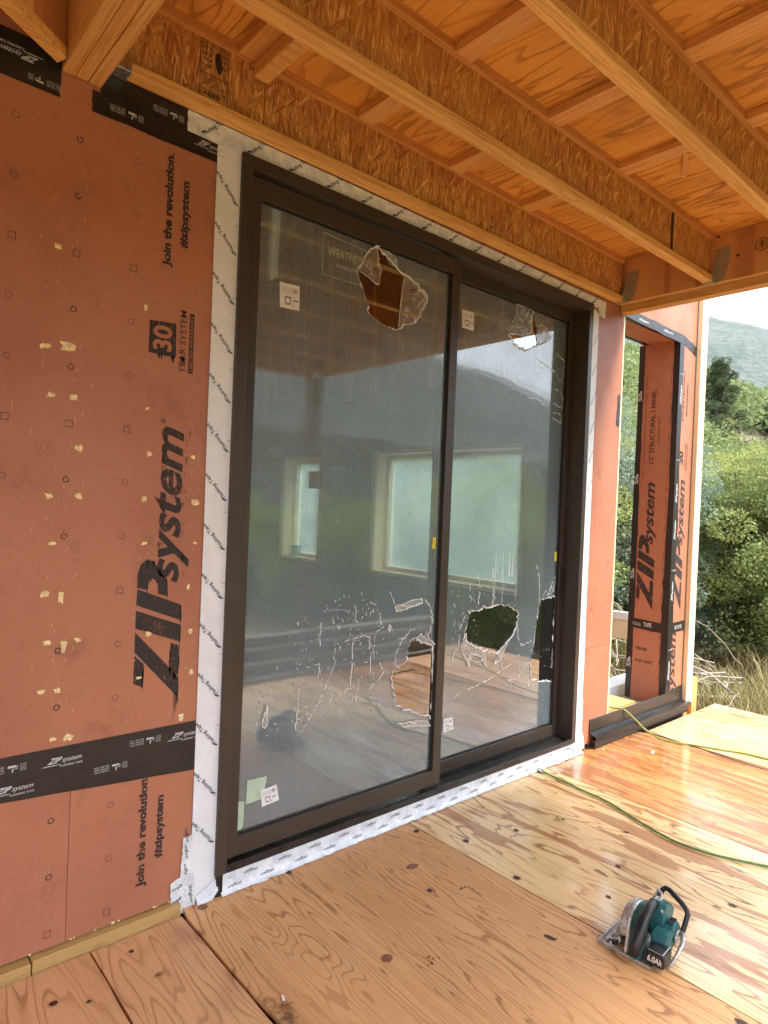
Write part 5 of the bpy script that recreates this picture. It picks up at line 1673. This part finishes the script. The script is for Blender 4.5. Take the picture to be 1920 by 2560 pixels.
mb = MB(); mb.box(.73, 4.24, -3.80, -3.665, 3.055, ZTOP); rpart(mb, 'front_beam', M_FLANGE_T)
mb = MB(); mb.box(-4.94, .598, -3.80, -3.665, 3.055, ZTOP); rpart(mb, 'front_beam', M_FLANGE_T)  # unseen left stretch of the eave, added to shade the wall
# a plywood-like face skin with the mill stamp on the outer beam
mb = MB(); mb.box(4.2385, 4.2412, -3.6, -0.01, 3.1185, 3.421); face = rpart(mb, 'face_veneer', M_PLY_RIM, br_)
mb = MB()
cy, cz = -0.93, 3.290
for rad in (.040, .034):
    for k in range(28):
        a0, a1 = 2 * math.pi * k / 28, 2 * math.pi * (k + 1) / 28
        mb.poly([(4.2378, cy + math.cos(a) * q, cz + math.sin(a) * q) for a, q in ((a0, rad), (a1, rad), (a1, rad - .0028), (a0, rad - .0028))])
for dz, w in ((.018, .016), (.008, .022), (-.002, .026), (-.012, .018)):
    mb.poly([(4.2378, cy + w * s_, cz + dz + t_) for s_, t_ in ((1, .002), (-1, .002), (-1, -.002), (1, -.002))])
mb.poly([(4.2378, cy + .003 * s_, cz + t_) for s_, t_ in ((1, .026), (-1, .026), (-1, -.022), (1, -.022))])
put(mb, 'B', (4.2378, -1.000, 3.268), (0, -.030, 0), (0, 0, .040), bold=.02)
put(mb, 'C', (4.2378, -1.045, 3.268), (0, -.030, 0), (0, 0, .040), bold=.02)
wpart(mb, 'mill_stamp', M_INKF, parent=br_, kind='stuff')
mb = MB()
r = np.random.default_rng(2)
for (y, z, q) in [(-.675, 3.405, .011), (-.795, 3.258, .012), (-.70, 3.162, .010), (-.735, 3.205, .005)]:
    mb.poly([(4.2376, y + math.cos(a) * q * r.uniform(.8, 1.2), z + math.sin(a) * q * .7) for a in np.linspace(0, 6.28, 12)[:-1]])
wpart(mb, 'knots', M_KNOT, parent=br_, kind='stuff')

JY = [-0.038, -0.638, -1.238, -1.838, -2.438, -3.038, -3.560]
def joist(y, x0, x1, first=False):
    j = empty('i_joist', (0, 0, 0), parent=roof)
    j.location = Vector((x0, y, ZB)) - Vector(roof.location)
    mb = MB(); mb.box(x0, x1, y - .029, y + .029, ZB, ZB + .036); rpart(mb, 'bottom_flange', M_FLANGE, j, bevel=.0015)
    mb = MB(); mb.box(x0, x1, y - .029, y + .029, ZTOP - .036, ZTOP); rpart(mb, 'top_flange', M_FLANGE_T, j, bevel=.0015)
    cuts = [x0, 1.352, x1] if first else [x0, 2.35, x1]
    if first:
        for a, b in zip(cuts[:-1], cuts[1:]):
            mb = MB(); mb.box(a + (.0012 if a > x0 else 0), b - (.0012 if b < x1 else 0), y - .005, y + .005, ZB + .0365, ZTOP - .0365); rpart(mb, 'web', M_OSB, j)
    else:
        mb = MB(); mb.box(x0, x1, y - .005, y + .005, ZB + .0365, ZTOP - .0365); rpart(mb, 'web', M_OSB, j)
    return j
js = [joist(y, .762, 4.212, i == 0) for i, y in enumerate(JY)]
for i, lb in enumerate(['joist against the wall above the door head', 'second joist out from the wall with a dark upright bar', 'third joist out from the wall crossing the upper right']):
    js[i]['label'] = lb
# grade stamp on the first web
mb = MB()
ys = JY[0] - .0058
def wl(a, b, w=.0022): ribbon(mb, [a, b], w, yy(ys), taper=False)
for x in (1.072, 1.188): wl((x, 3.157), (x, 3.383), .003)
for z in (3.383, 3.372, 3.262, 3.256, 3.20): wl((1.072, z), (1.188, z), .0025)
wl((1.352, 3.157), (1.352, 3.383), .003)
mb.poly([(x, ys, z) for x, z in [(1.130, 3.345), (1.150, 3.365), (1.165, 3.300), (1.150, 3.275), (1.135, 3.30)]])
for i, s_ in enumerate(('APA', 'RATED', 'WEB', '1/2')):
    put(mb, s_, (1.080, ys, 3.350 - i * .022), (.040, 0, 0), (0, 0, .014), bold=.01)
for i, s_ in enumerate(('APA', 'PRI', '400')):
    put(mb, s_, (1.156, ys, 3.345 - i * .022), (.028, 0, 0), (0, 0, .014), bold=.01)
for i, s_ in enumerate(('EXPOSURE RATED', 'FLOOR SYSTEM', 'JOIST')):
    put(mb, s_, (1.082, ys, 3.240 - i * .013), (.075, 0, 0), (0, 0, .009))
put(mb, '>689', (1.085, ys, 3.176), (.070, 0, 0), (0, 0, .020), bold=.02)
for k in range(16):
    a0, a1 = 2 * math.pi * k / 16, 2 * math.pi * (k + 1) / 16
    mb.poly([(1.172 + math.cos(a) * q, ys, 3.215 + math.sin(a) * q) for a, q in ((a0, .012), (a1, .012), (a1, .009), (a0, .009))])
wpart(mb, 'grade_stamp', M_INKF, parent=js[0], kind='stuff')
mb = MB(); mb.box(3.672, 3.698, JY[1] - .0085, JY[1] - .0055, ZB + .037, ZTOP - .037)
wpart(mb, 'dark_bar', simple('dark_green_black', (0.012, 0.016, 0.010), .5), parent=js[1])
# hangers
def hanger(y, x, s_, mat, parent):
    mb = MB()
    xa, xb = (x - .0020 * s_, x) 
    L = [(y - .031, ZB - .003), (y - .075, ZB + .010), (y - .098, ZB + .060), (y - .115, ZB + .135), (y - .120, ZB + .205), (y - .090, ZB + .220), (y - .031, ZB + .200)]
    mb.mesh([(x - .0022 * s_, a, b) for a, b in L] + [(x, a, b) for a, b in L], [tuple(range(7))[::1], tuple(range(7, 14))[::-1]] + [(i, (i + 1) % 7, (i + 1) % 7 + 7, i + 7) for i in range(7)])
    L2 = [(0, -.003), (.045, -.003), (.05, .05), (.022, .11), (.012, .20), (0, .21)]
    mb.mesh([(x - a * s_, y - .0312, ZB + b) for a, b in L2] + [(x - a * s_, y - .0297, ZB + b) for a, b in L2], [tuple(range(6)), tuple(range(6, 12))[::-1]] + [(i, (i + 1) % 6, (i + 1) % 6 + 6, i + 6) for i in range(6)])
    xs_ = sorted((x, x - .05 * s_))
    mb.box(xs_[0], xs_[1], y - .031, y + .031, ZB - .0035, ZB - .0012)
    o = wpart(mb, 'joist_hanger', mat, parent=parent)
    return o
for i, y in enumerate(JY):
    hanger(y, 4.2380, 1, M_STEEL, js[i])
    if i < 1:
        mb = MB(); mb.box(.7285, .81, y - .0325, y + .0325, ZB - .004, ZB - .0015); mb.box(.7285, .81, y - .0325, y - .0305, ZB - .0015, ZB + .034)
        mb.box(.7285, .7305, y - .085, y - .033, ZB - .0015, ZB + .13); wpart(mb, 'joist_hanger', M_STEELB, parent=js[i], bevel=.001)
# nail heads on hangers
# flat blocking between the joists
for i in range(len(JY) - 1):
    ya, yb = JY[i] - .0295, JY[i + 1] + .0295
    for x in (1.26, 1.862, 2.468, 3.075):
        mb = MB(); mb.box(x - .045, x + .045, yb, ya, ZTOP - .039, ZTOP - .0008)
        rpart(mb, 'blocking', M_BLOCK, bevel=.001)
# first bay near the beam: a crooked upright scrap at x 1.3
mb = MB()
mb.box(1.283, 1.352, JY[1] + .030, JY[0] - .030, ZTOP - .105, ZTOP - .0395); rpart(mb, 'blocking', M_FLANGE, label='thick knotty block near the left beam', bevel=.008)
# broken splinter hanging in the second bay
mb = MB(); mb.bar((3.16, -.95, ZTOP - .012), (3.34, -.86, ZTOP - .030), .022, .012); rpart(mb, 'wood_splinter', M_BLOCK)
# roof sheathing; unseen sheets at far left added to darken the wall top
for (x0, x1) in ((-4.94, -3.724), (-3.72, -2.504), (-2.50, -1.284), (-1.28, -.062), (-.058, 1.158), (1.162, 2.378), (2.382, 3.596), (3.604, 4.372)):
    for (y0, y1) in ((-2.438, -.002), (-3.80, -2.442)):
        mb = MB(); mb.box(x0, x1, y0, y1, ZTOP + .0008, ZTOP + .019); rpart(mb, 'roof_sheathing', M_PLY_R)
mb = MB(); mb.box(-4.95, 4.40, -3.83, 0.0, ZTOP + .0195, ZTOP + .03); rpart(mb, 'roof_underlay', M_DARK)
# diagonal joist left of the beam
j = empty('diagonal_joist', (0, 0, 0), parent=roof)
j.location = Vector((.58, -.05, 3.08)) - Vector(roof.location)
A, B_ = Vector((.598, -.050, 0)), Vector((-.55, -.90, 0))
dv = (B_ - A).normalized()
def ang_box(mb, off, w, z0, z1):
    nrm = Vector((-dv.y, dv.x, 0))
    c = nrm * off
    p = [A + c - nrm * w / 2, A + c + nrm * w / 2, B_ + c + nrm * w / 2, B_ + c - nrm * w / 2]
    p[0].x = min(p[0].x, .5975); p[1].x = min(p[1].x, .5975)
    mb.mesh([(q.x, q.y, z0) for q in p] + [(q.x, q.y, z1) for q in p], [(3, 2, 1, 0), (4, 5, 6, 7), (0, 1, 5, 4), (1, 2, 6, 5), (2, 3, 7, 6), (3, 0, 4, 7)])
mb = MB(); ang_box(mb, 0, .058, 3.06, 3.098); wpart(mb, 'bottom_flange', M_FLANGE, parent=j, bevel=.002)
mb = MB(); ang_box(mb, 0, .020, 3.0985, 3.421); wpart(mb, 'web', M_PLY_RIM, parent=j)
# corner post and the near-left post
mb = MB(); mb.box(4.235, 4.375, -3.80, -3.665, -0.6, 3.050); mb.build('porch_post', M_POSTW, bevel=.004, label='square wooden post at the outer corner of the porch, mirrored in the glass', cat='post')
# lumber stacked past the deck's front edge
for i, (y, z, h_, w) in enumerate([(-2.72, -.10, .12, .10), (-2.83, .025, .10, .09), (-2.95, .13, .10, .10), (-3.07, .235, .085, .12)]):
    mb = MB(); mb.box(-2.0, 5.45 + .1 * i, y - w / 2, y + w / 2, z - .25, z + h_)
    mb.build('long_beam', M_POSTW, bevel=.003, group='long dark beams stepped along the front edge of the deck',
             label='long dark beam in the stepped row along the deck edge, mirrored low in the glass', cat='beam')

# ------------------------------------------------------------------ room behind the door
M_DRY = simple('grey_room_board', (0.11, 0.115, 0.115), .85, var=.15, scale=2)
mb = MB(); mb.box(-2.0, 4.30, .165, 6.5, -.02, .046); props(mb.build('room_floor', simple('darkened_room_floor', (.10, .075, .05), .8, var=.3, scale=4)), kind='structure')  # floor colour darkened to keep the room behind the glass dim
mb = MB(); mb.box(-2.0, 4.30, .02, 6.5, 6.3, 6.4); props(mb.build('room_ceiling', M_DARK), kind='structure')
mb = MB(); mb.box(-2.1, -2.0, .02, 6.5, 0, .8); mb.box(-2.1, -2.0, .02, 6.5, 2.7, 6.3); mb.box(-2.1, -2.0, .02, 2.0, .801, 2.699); mb.box(-2.1, -2.0, 4.8, 6.5, .801, 2.699); props(mb.build('room_left_wall', M_DRY), kind='structure')  # gap left in this unseen wall, added to light the room
mb = MB(); mb.box(-2.0, 4.345, 6.5, 6.6, 0, 6.3); props(mb.build('room_back_wall', M_DRY), kind='structure')
side = empty('side_wall', (4.3, 3, 0), label='framed side wall of the room with two windows seen through the door glass', cat='wall', kind='thing')
XW0, XW1 = 4.20, 4.395
holes_ = [(0.745, 2.515, 0.995, 2.140), (3.500, 4.185, 1.005, 2.130), (4.55, 4.72, 4.35, 5.6)]
vs, fs = fill2d([[(.165, .0), (6.5, .0), (6.5, 6.3), (.165, 6.3)]] + [[(a, c), (b, c), (b, d_), (a, d_)] for a, b, c, d_ in holes_])
mb = MB(); mb.mesh([(XW1, a, b) for a, b in vs], fs); mb.mesh([(XW1 + .012, a, b) for a, b in vs], fs); wpart(mb, 'outer_sheathing', M_ZIP, parent=side)
mb = MB(); mb.mesh([(XW0 + .10, a, b) for a, b in vs], fs); wpart(mb, 'inner_board', M_DRY, parent=side)
vs2, fs2 = fill2d([[(.165, .05), (6.5, .05), (6.5, 2.72), (.165, 2.72)]] + [[(a - .031, c - .031), (b + .031, c - .031), (b + .031, d_ + .031), (a - .031, d_ + .031)] for a, b, c, d_ in holes_[:2]])
mb = MB(); mb.mesh([(XW0 + .010, a, b) for a, b in vs2], fs2); wpart(mb, 'inner_board', M_DRY, parent=side)
for y in np.arange(.20, 6.4, .405):
    zs = [(0.05, 6.28)]
    for a, b, c, d_ in holes_:
        if a - .12 < y < b + .09:
            zs = [(0.05, c - .09), (d_ + .09, 6.28)]
    for z0, z1 in zs:
        mb = MB(); mb.box(XW0 + .015, XW0 + .098, y, y + .038, z0, z1); wpart(mb, 'stud', M_ROOMW, parent=side)
mb = MB(); mb.bar((XW0 + .01, 3.55, 5.9), (XW0 + .01, 4.5, 4.6), .09, .03, up=(1, 0, 0)); wpart(mb, 'brace', M_ROOMW, parent=side)
for i, (a, b, c, d_) in enumerate(holes_):
    w = empty('window', (0, 0, 0), parent=side)
    w.location = Vector((XW0, a, c)) - Vector(side.location)
    t_ = .022
    if i < 2: t_ = .040
    mb = MB()
    for (y0, y1, z0, z1) in ((a - .03, a, c - .03, d_ + .03), (b, b + .03, c - .03, d_ + .03), (a, b, c - .03, c), (a, b, d_, d_ + .03)):
        mb.box(XW0 - .012, XW1 + .01, y0, y1, z0, z1)
    wpart(mb, 'window_buck', M_STUD, parent=w)
    mb = MB()
    for (y0, y1, z0, z1) in ((a, a + t_, c, d_), (b - t_, b, c, d_), (a + t_, b - t_, c, c + t_), (a + t_, b - t_, d_ - t_, d_)):
        mb.box(XW1 - .05, XW1 - .005, y0 + .0005, y1 - .0005, z0 + .0005, z1 - .0005)
    wpart(mb, 'window_frame', M_STUD, parent=w)
    mb = MB(); mb.poly([(XW1 - .03, y, z) for y, z in ((a, c), (b, c), (b, d_), (a, d_))]); wpart(mb, 'window_pane', M_GLASSW, parent=w)
    mb = MB(); mb.poly([(XW1 - .034, y, z) for y, z in ((a, c), (b, c), (b, d_), (a, d_))]); wpart(mb, 'brightening_film', M_FILMW, parent=w)  # added film that makes the pane look bright
    if i == 1:
        mb = MB(); mb.poly([(XW1 - .036, y, z) for y, z in ((3.74, 1.80), (3.95, 1.80), (3.95, 2.0), (3.74, 2.0))]); wpart(mb, 'window_sticker', M_ROOMW, parent=w)
mb = MB()
mb.disc((4.29, 4.05, 1.058), 2, .055, .10, 20); mb.disc((4.29, 4.05, 1.12), 2, .06, .02, 20)
mb.build('bucket', [simple('blue_lid', (0.10, .32, .40), .5)], label='small tub with a blue lid standing on the sill of the narrow window', cat='tub')

# ------------------------------------------------------------------ hoses on the deck
def cord(name, pts, rad, mat, **k):
    P = [Vector(p) for p in pts]
    out = []
    for i in range(len(P) - 1):
        p0, p1, p2, p3 = P[max(i - 1, 0)], P[i], P[i + 1], P[min(i + 2, len(P) - 1)]
        for t_ in np.linspace(0, 1, 9)[:-1]:
            t2, t3 = t_ * t_, t_ ** 3
            out.append(.5 * ((2 * p1) + (p2 - p0) * t_ + (2 * p0 - 5 * p1 + 4 * p2 - p3) * t2 + (3 * p1 - p0 - 3 * p2 + p3) * t3))
    out.append(P[-1])
    mb = MB(); mb.tube(out, rad, 10)
    return mb.build(name, mat, smooth=True, **k)
M_HOSE = simple('green_hose', (0.115, 0.19, 0.04), .38, var=.15)
M_HOSE2 = simple('yellow_green_hose', (0.26, 0.30, 0.06), .36, var=.15)
cord('green_hose', [(3.48, -.045, .012), (3.466, -.21, .010), (3.445, -.356, .010), (3.424, -.546, .010), (3.346, -.776, .010), (3.296, -.97, .010), (3.309, -1.122, .010), (3.36, -1.249, .010), (3.421, -1.368, .010), (3.50, -1.55, .010), (3.62, -1.80, .01), (3.9, -2.1, .01), (4.6, -2.2, .01)], .0062, M_HOSE,
     label='green hose curving over the deck from the door sill to the right edge', cat='hose')
mb = MB(); mb.tube([(3.485, -.03, .014), (3.479, -.075, .013)], .011, 10); mb.build('hose_coupling', M_STEELB, label='small metal coupling at the door end of the green hose', cat='coupling')
cord('air_hose', [(4.60, .62, -.02), (4.57, .40, .17), (4.56, .10, .185), (4.58, .0, .19), (4.66, -.055, .115), (4.73, -.10, .04), (4.715, -.224, .011), (4.74, -.334, .010), (4.80, -.447, .010), (4.864, -.586, .010), (4.93, -.718, .010), (4.955, -.866, .010), (5.0, -1.1, .01), (5.2, -1.5, .01), (5.4, -2.3, .01)], .0065, M_HOSE2,
     label='thin yellow-green hose coming out of the wall opening over the black flashing', cat='hose')
cord('black_cord', [(4.79, -.085, .006), (4.775, -.35, .008), (4.745, -.7, .007), (4.72, -1.1, .007), (4.6, -1.7, .007), (4.4, -2.4, .007)], .0028, M_GASKET, label='thin black cord lying along the sheet joint past the hose', cat='cord')

# loose beam with a white metal track seen low through the opening
lb_ = empty('loose_beam', (6.9, 1.45, .2), label='pale board with a white metal track lying outside the opening', cat='board')
xa, ya = at_az(60.2, 7.4); xb, yb = at_az(66.0, 7.2)
mb = MB(); mb.bar((xa, ya, .44), (xb, yb, .44), .05, .20); wpart(mb, 'board', M_STUD, parent=lb_)
mb = MB(); mb.bar((xa, ya, .58), (xb, yb, .58), .07, .075); wpart(mb, 'metal_track', M_WHITEM, parent=lb_)
mb = MB(); mb.box(xb + .3, xb + .36, yb + .03, yb + .1, -.45, .34); wpart(mb, 'support_leg', M_POSTW, parent=lb_)
mb = MB(); mb.box(4.42, 5.9, .42, .60, .06, .17); mb.build('white_channel', M_WHITEM, bevel=.004, label='white metal channel lying behind the sill of the opening', cat='channel')
mb = MB(); mb.box(4.40, 5.9, .36, 1.6, -.45, -.04); mb.build('outer_landing', M_POSTW, label='low wooden landing outside the wall opening', cat='landing')  # dark wood chosen so the landing looks shaded
x, y = at_az(69.2, 8.6)
mb = MB()
r = np.random.default_rng(6)
pts = [(x + math.cos(a) * .16 * r.uniform(.8, 1.2), y + math.sin(a) * .12, gz(x, y) - .02) for a in np.linspace(0, 6.28, 9)[:-1]]
mb.mesh(pts + [(x + (p[0] - x) * .55, y + (p[1] - y) * .55, p[2] + .12 + .03 * r.normal()) for p in pts], [(i, (i + 1) % 8, (i + 1) % 8 + 8, i + 8) for i in range(8)] + [tuple(range(8, 16))])
mb.build('pale_rock', simple('pale_stone', (.50, .50, .50), .8), bevel=.01, label='pale rock under the dead branches past the deck', cat='rock')

# bits of wood and tape on the deck
for (x, y, l_, a, m, lb) in [(4.391, -.324, .05, .3, M_PAPER, 'white paint scrap on the wet orange sheet'), (1.199, -.664, .022, 1.2, M_PAPER, 'thin white sliver beside the mouldy sheet joint'),
                             (4.16, -.09, .03, .5, M_STUD, 'small wood chip near the foot of the wall')]:
    mb = MB(); mb.bar((x, y, .005), (x + math.cos(a) * l_, y + math.sin(a) * l_, .006), .008 if l_ < .045 else .018, .002)
    mb.build('scrap', m, label=lb, cat='scrap')

# ------------------------------------------------------------------ circular saw
M_TEAL = simple('teal_plastic', (0.022, 0.125, 0.130), .42, var=.22, scale=45)
M_BLK = simple('black_rubber', (0.012, 0.012, 0.013), .42, var=.2, scale=50)
M_ALU = simple('cast_aluminium', (0.60, 0.59, 0.56), .36, metal=.55, var=.25, scale=60)
M_SHOE = simple('scuffed_steel_shoe', (0.46, 0.43, 0.40), .40, metal=.6, var=.35, scale=70)
saw = empty('circular_saw', (2.428, -1.262, .003), R(3.0), label='teal and black cordless circular saw standing on its steel shoe on the deck', cat='saw')
saw.scale = (0.92, 0.92, 0.92)
def spart(mb, name, mats, parent=saw, **k):
    return mb.build(name, mats, parent, **k)
def prism(mb, L, y0, y1, m=0):
    n_ = len(L)
    mb.mesh([(x, y0, z) for x, z in L] + [(x, y1, z) for x, z in L], [tuple(range(n_)), tuple(range(n_, 2 * n_))[::-1]] + [(i, i + n_, (i + 1) % n_ + n_, (i + 1) % n_) for i in range(n_)], m)
# local frame: x forward, y to the blade side (left), z up
mb = MB()
mb.box(-.140, .140, -.090, .040, 0, .004); mb.box(-.140, .140, .066, .130, 0, .004); mb.box(-.140, -.110, .0402, .0658, 0, .004); mb.box(.112, .140, .0402, .0658, 0, .004)
mb.box(-.140, .140, .1265, .130, .0042, .014); mb.box(.136, .140, -.090, .1260, .0042, .012); mb.box(-.140, -.136, -.090, .1260, .0042, .012)
spart(mb, 'shoe', M_SHOE, bevel=.001)
mb = MB()
for (a, b) in ((-.118, -.082), (-.068, -.035), (.030, .062), (.076, .118)):
    mb.box(a, b, .094, .108, .0043, .0052)
for k in range(16):
    mb.box(-.126 + k * .016, -.1235 + k * .016, .114, .122, .0043, .005)
spart(mb, 'scale_marks', M_BLK, kind='stuff')
arc = lambda r_, a0, a1, n_, cx=.004, cz=.060: [(cx + math.cos(R(a0 + (a1 - a0) * i / n_)) * r_, cz + math.sin(R(a0 + (a1 - a0) * i / n_)) * r_) for i in range(n_ + 1)]
mb = MB(); prism(mb, arc(.098, -8, 188, 30), .024, .060); spart(mb, 'upper_guard', M_ALU, bevel=.007, segs=3)
mb = MB(); prism(mb, arc(.104, 10, 170, 26) + arc(.094, 170, 10, 26), .035, .047); spart(mb, 'guard_rib', M_SHOE, bevel=.002)
mb = MB(); prism(mb, arc(.088, 0, 359, 36), .0605, .0680); spart(mb, 'lower_guard', M_SHOE, bevel=.003)
mb = MB(); prism(mb, arc(.030, 0, 345, 20), .0685, .0760); spart(mb, 'arbor_cap', M_ALU, bevel=.003)
mb = MB(); prism(mb, arc(.078, 180, 360, 24, .004, .058), .044, .0456); spart(mb, 'blade', M_ALU)
mb = MB(); mb.bar((-.118, .072, .020), (-.060, .072, .060), .018, .010); spart(mb, 'guard_lever', M_SHOE, bevel=.003)
mb = MB(); mb.box(-.125, -.098, .058, .080, .012, .030); spart(mb, 'depth_lever', M_BLK, bevel=.005)
mb = MB(); mb.bar((-.128, .016, .012), (-.100, .016, .135), .010, .018); spart(mb, 'depth_bracket', M_ALU, bevel=.002)
# teal housing: gear case, motor, angular top cover
mb = MB(); prism(mb, [(-.090, .030), (-.02, .024), (.070, .030), (.098, .070), (.092, .120), (.060, .150), (.0, .158), (-.050, .140), (-.085, .085)], .0235, -.022); spart(mb, 'gear_case', M_TEAL, bevel=.005, segs=2)
mb = MB(); prism(mb, [(.035 + math.cos(a) * .046, .082 + math.sin(a) * .046) for a in np.linspace(.2, .2 + 6.2832, 9)[:-1]], -.0225, -.118); spart(mb, 'motor_housing', M_TEAL, bevel=.005, segs=2)
mb = MB(); prism(mb, [(-.005, .112), (.040, .104), (.098, .112), (.108, .140), (.082, .168), (.030, .178), (-.002, .162)], -.004, -.078); spart(mb, 'top_housing', M_TEAL, bevel=.004, segs=2)
mb = MB(); prism(mb, [(.010, .150), (.060, .146), (.074, .176), (.052, .190), (.018, .188)], -.020, -.060); top = spart(mb, 'top_cover', M_TEAL, bevel=.003, segs=2)
for k in range(5):
    mb = MB(); mb.box(.006 + k * .012, .011 + k * .012, -.108, -.086, .1225, .1285); spart(mb, 'vent', M_BLK)
for (x, y, z) in ((.090, -.012, .150), (.0, -.070, .166), (-.075, -.010, .100), (.085, -.070, .150)):
    mb = MB(); mb.disc((x, y, z), 2, .005, .008, 10); spart(mb, 'screw', M_SHOE)
mb = MB(); mb.poly([(.024, -.028, .1908), (.052, -.028, .1906), (.052, -.052, .1906), (.024, -.052, .1908)], 0); put(mb, 'XR', (.028, -.031, .1915), (0, -.018, 0), (.019, 0, 0), 1, bold=.03)
spart(mb, 'housing_label', [M_PAPER, M_BLK])
mb = MB(); mb.tube([(.045, -.028, .162), (.010, -.030, .172), (-.035, -.032, .170), (-.085, -.034, .150), (-.130, -.036, .112), (-.158, -.036, .070), (-.160, -.036, .040)], [.017, .0195, .021, .022, .023, .021, .015], 16)
spart(mb, 'rear_handle', M_BLK, smooth=True)
mb = MB(); mb.tube([(-.160, -.034, .040), (-.125, -.028, .026), (-.06, -.015, .034), (-.01, -.005, .050)], [.016, .017, .018, .018], 14); spart(mb, 'handle_base', M_TEAL, smooth=True)
mb = MB(); mb.tube([(-.050, -.032, .150), (-.068, -.032, .130), (-.064, -.032, .112)], .008, 8); spart(mb, 'trigger', M_BLK, smooth=True)
mb = MB(); mb.box(-.132, -.048, -.136, -.066, .016, .072); bt = spart(mb, 'battery', M_BLK, bevel=.009, segs=3)
mb = MB(); put(mb, '6.0Ah', (-.1328, -.073, .030), (0, -.056, 0), (0, 0, .026), bold=.02, shear=.25)
o = mb.build('printed_lettering', M_PAPER, bt); o.location = Vector(o.location) - Vector(bt.location)
mb = MB(); mb.tube([(-.128, -.072, .0728), (-.128, -.130, .0728)], .0012, 5); mb.tube([(-.052, -.128, .0728), (-.128, -.130, .0728)], .0012, 5); spart(mb, 'battery_trim', M_ALU)
mb = MB(); prism(mb, [(-.062, .024), (.010, .030), (.020, .085), (-.010, .112), (-.045, .100), (-.062, .078)], -.050, -.118); spart(mb, 'battery_dock', M_TEAL, bevel=.009, segs=2)
# flat black front loop, silver hook
mb = MB()
L = [(.085, -.018, .110), (.108, -.018, .160), (.118, -.022, .188), (.120, -.034, .200), (.117, -.052, .200), (.104, -.108, .176), (.098, -.130, .162), (.091, -.138, .148), (.078, -.136, .120), (.060, -.130, .080), (.045, -.122, .060)]
mb.tube(L, [.010, .010, .0105, .0105, .0105, .0105, .0105, .0105, .010, .010, .009], 8); spart(mb, 'front_handle', M_BLK, smooth=True)
mb = MB(); mb.tube([(.050, -.128, .085), (.025, -.150, .095), (-.020, -.164, .090), (-.070, -.164, .070), (-.105, -.156, .045), (-.115, -.142, .025)], [.010, .011, .009, .008, .007, .006], 10); spart(mb, 'hanging_hook', M_SHOE, smooth=True)
mb = MB(); prism(mb, [(.035 + math.cos(a) * .030, .070 + math.sin(a) * .030) for a in np.linspace(0, 6.2832, 21)[:-1]], -.1185, -.130); spart(mb, 'motor_cap', M_ALU, bevel=.004)
mb = MB(); mb.tube([(.075, .010, .130), (.096, -.004, .160), (.104, -.012, .190), (.088, -.030, .186), (.072, -.040, .160)], [.005, .008, .007, .007, .005], 8); spart(mb, 'hook_bracket', M_ALU, smooth=True)
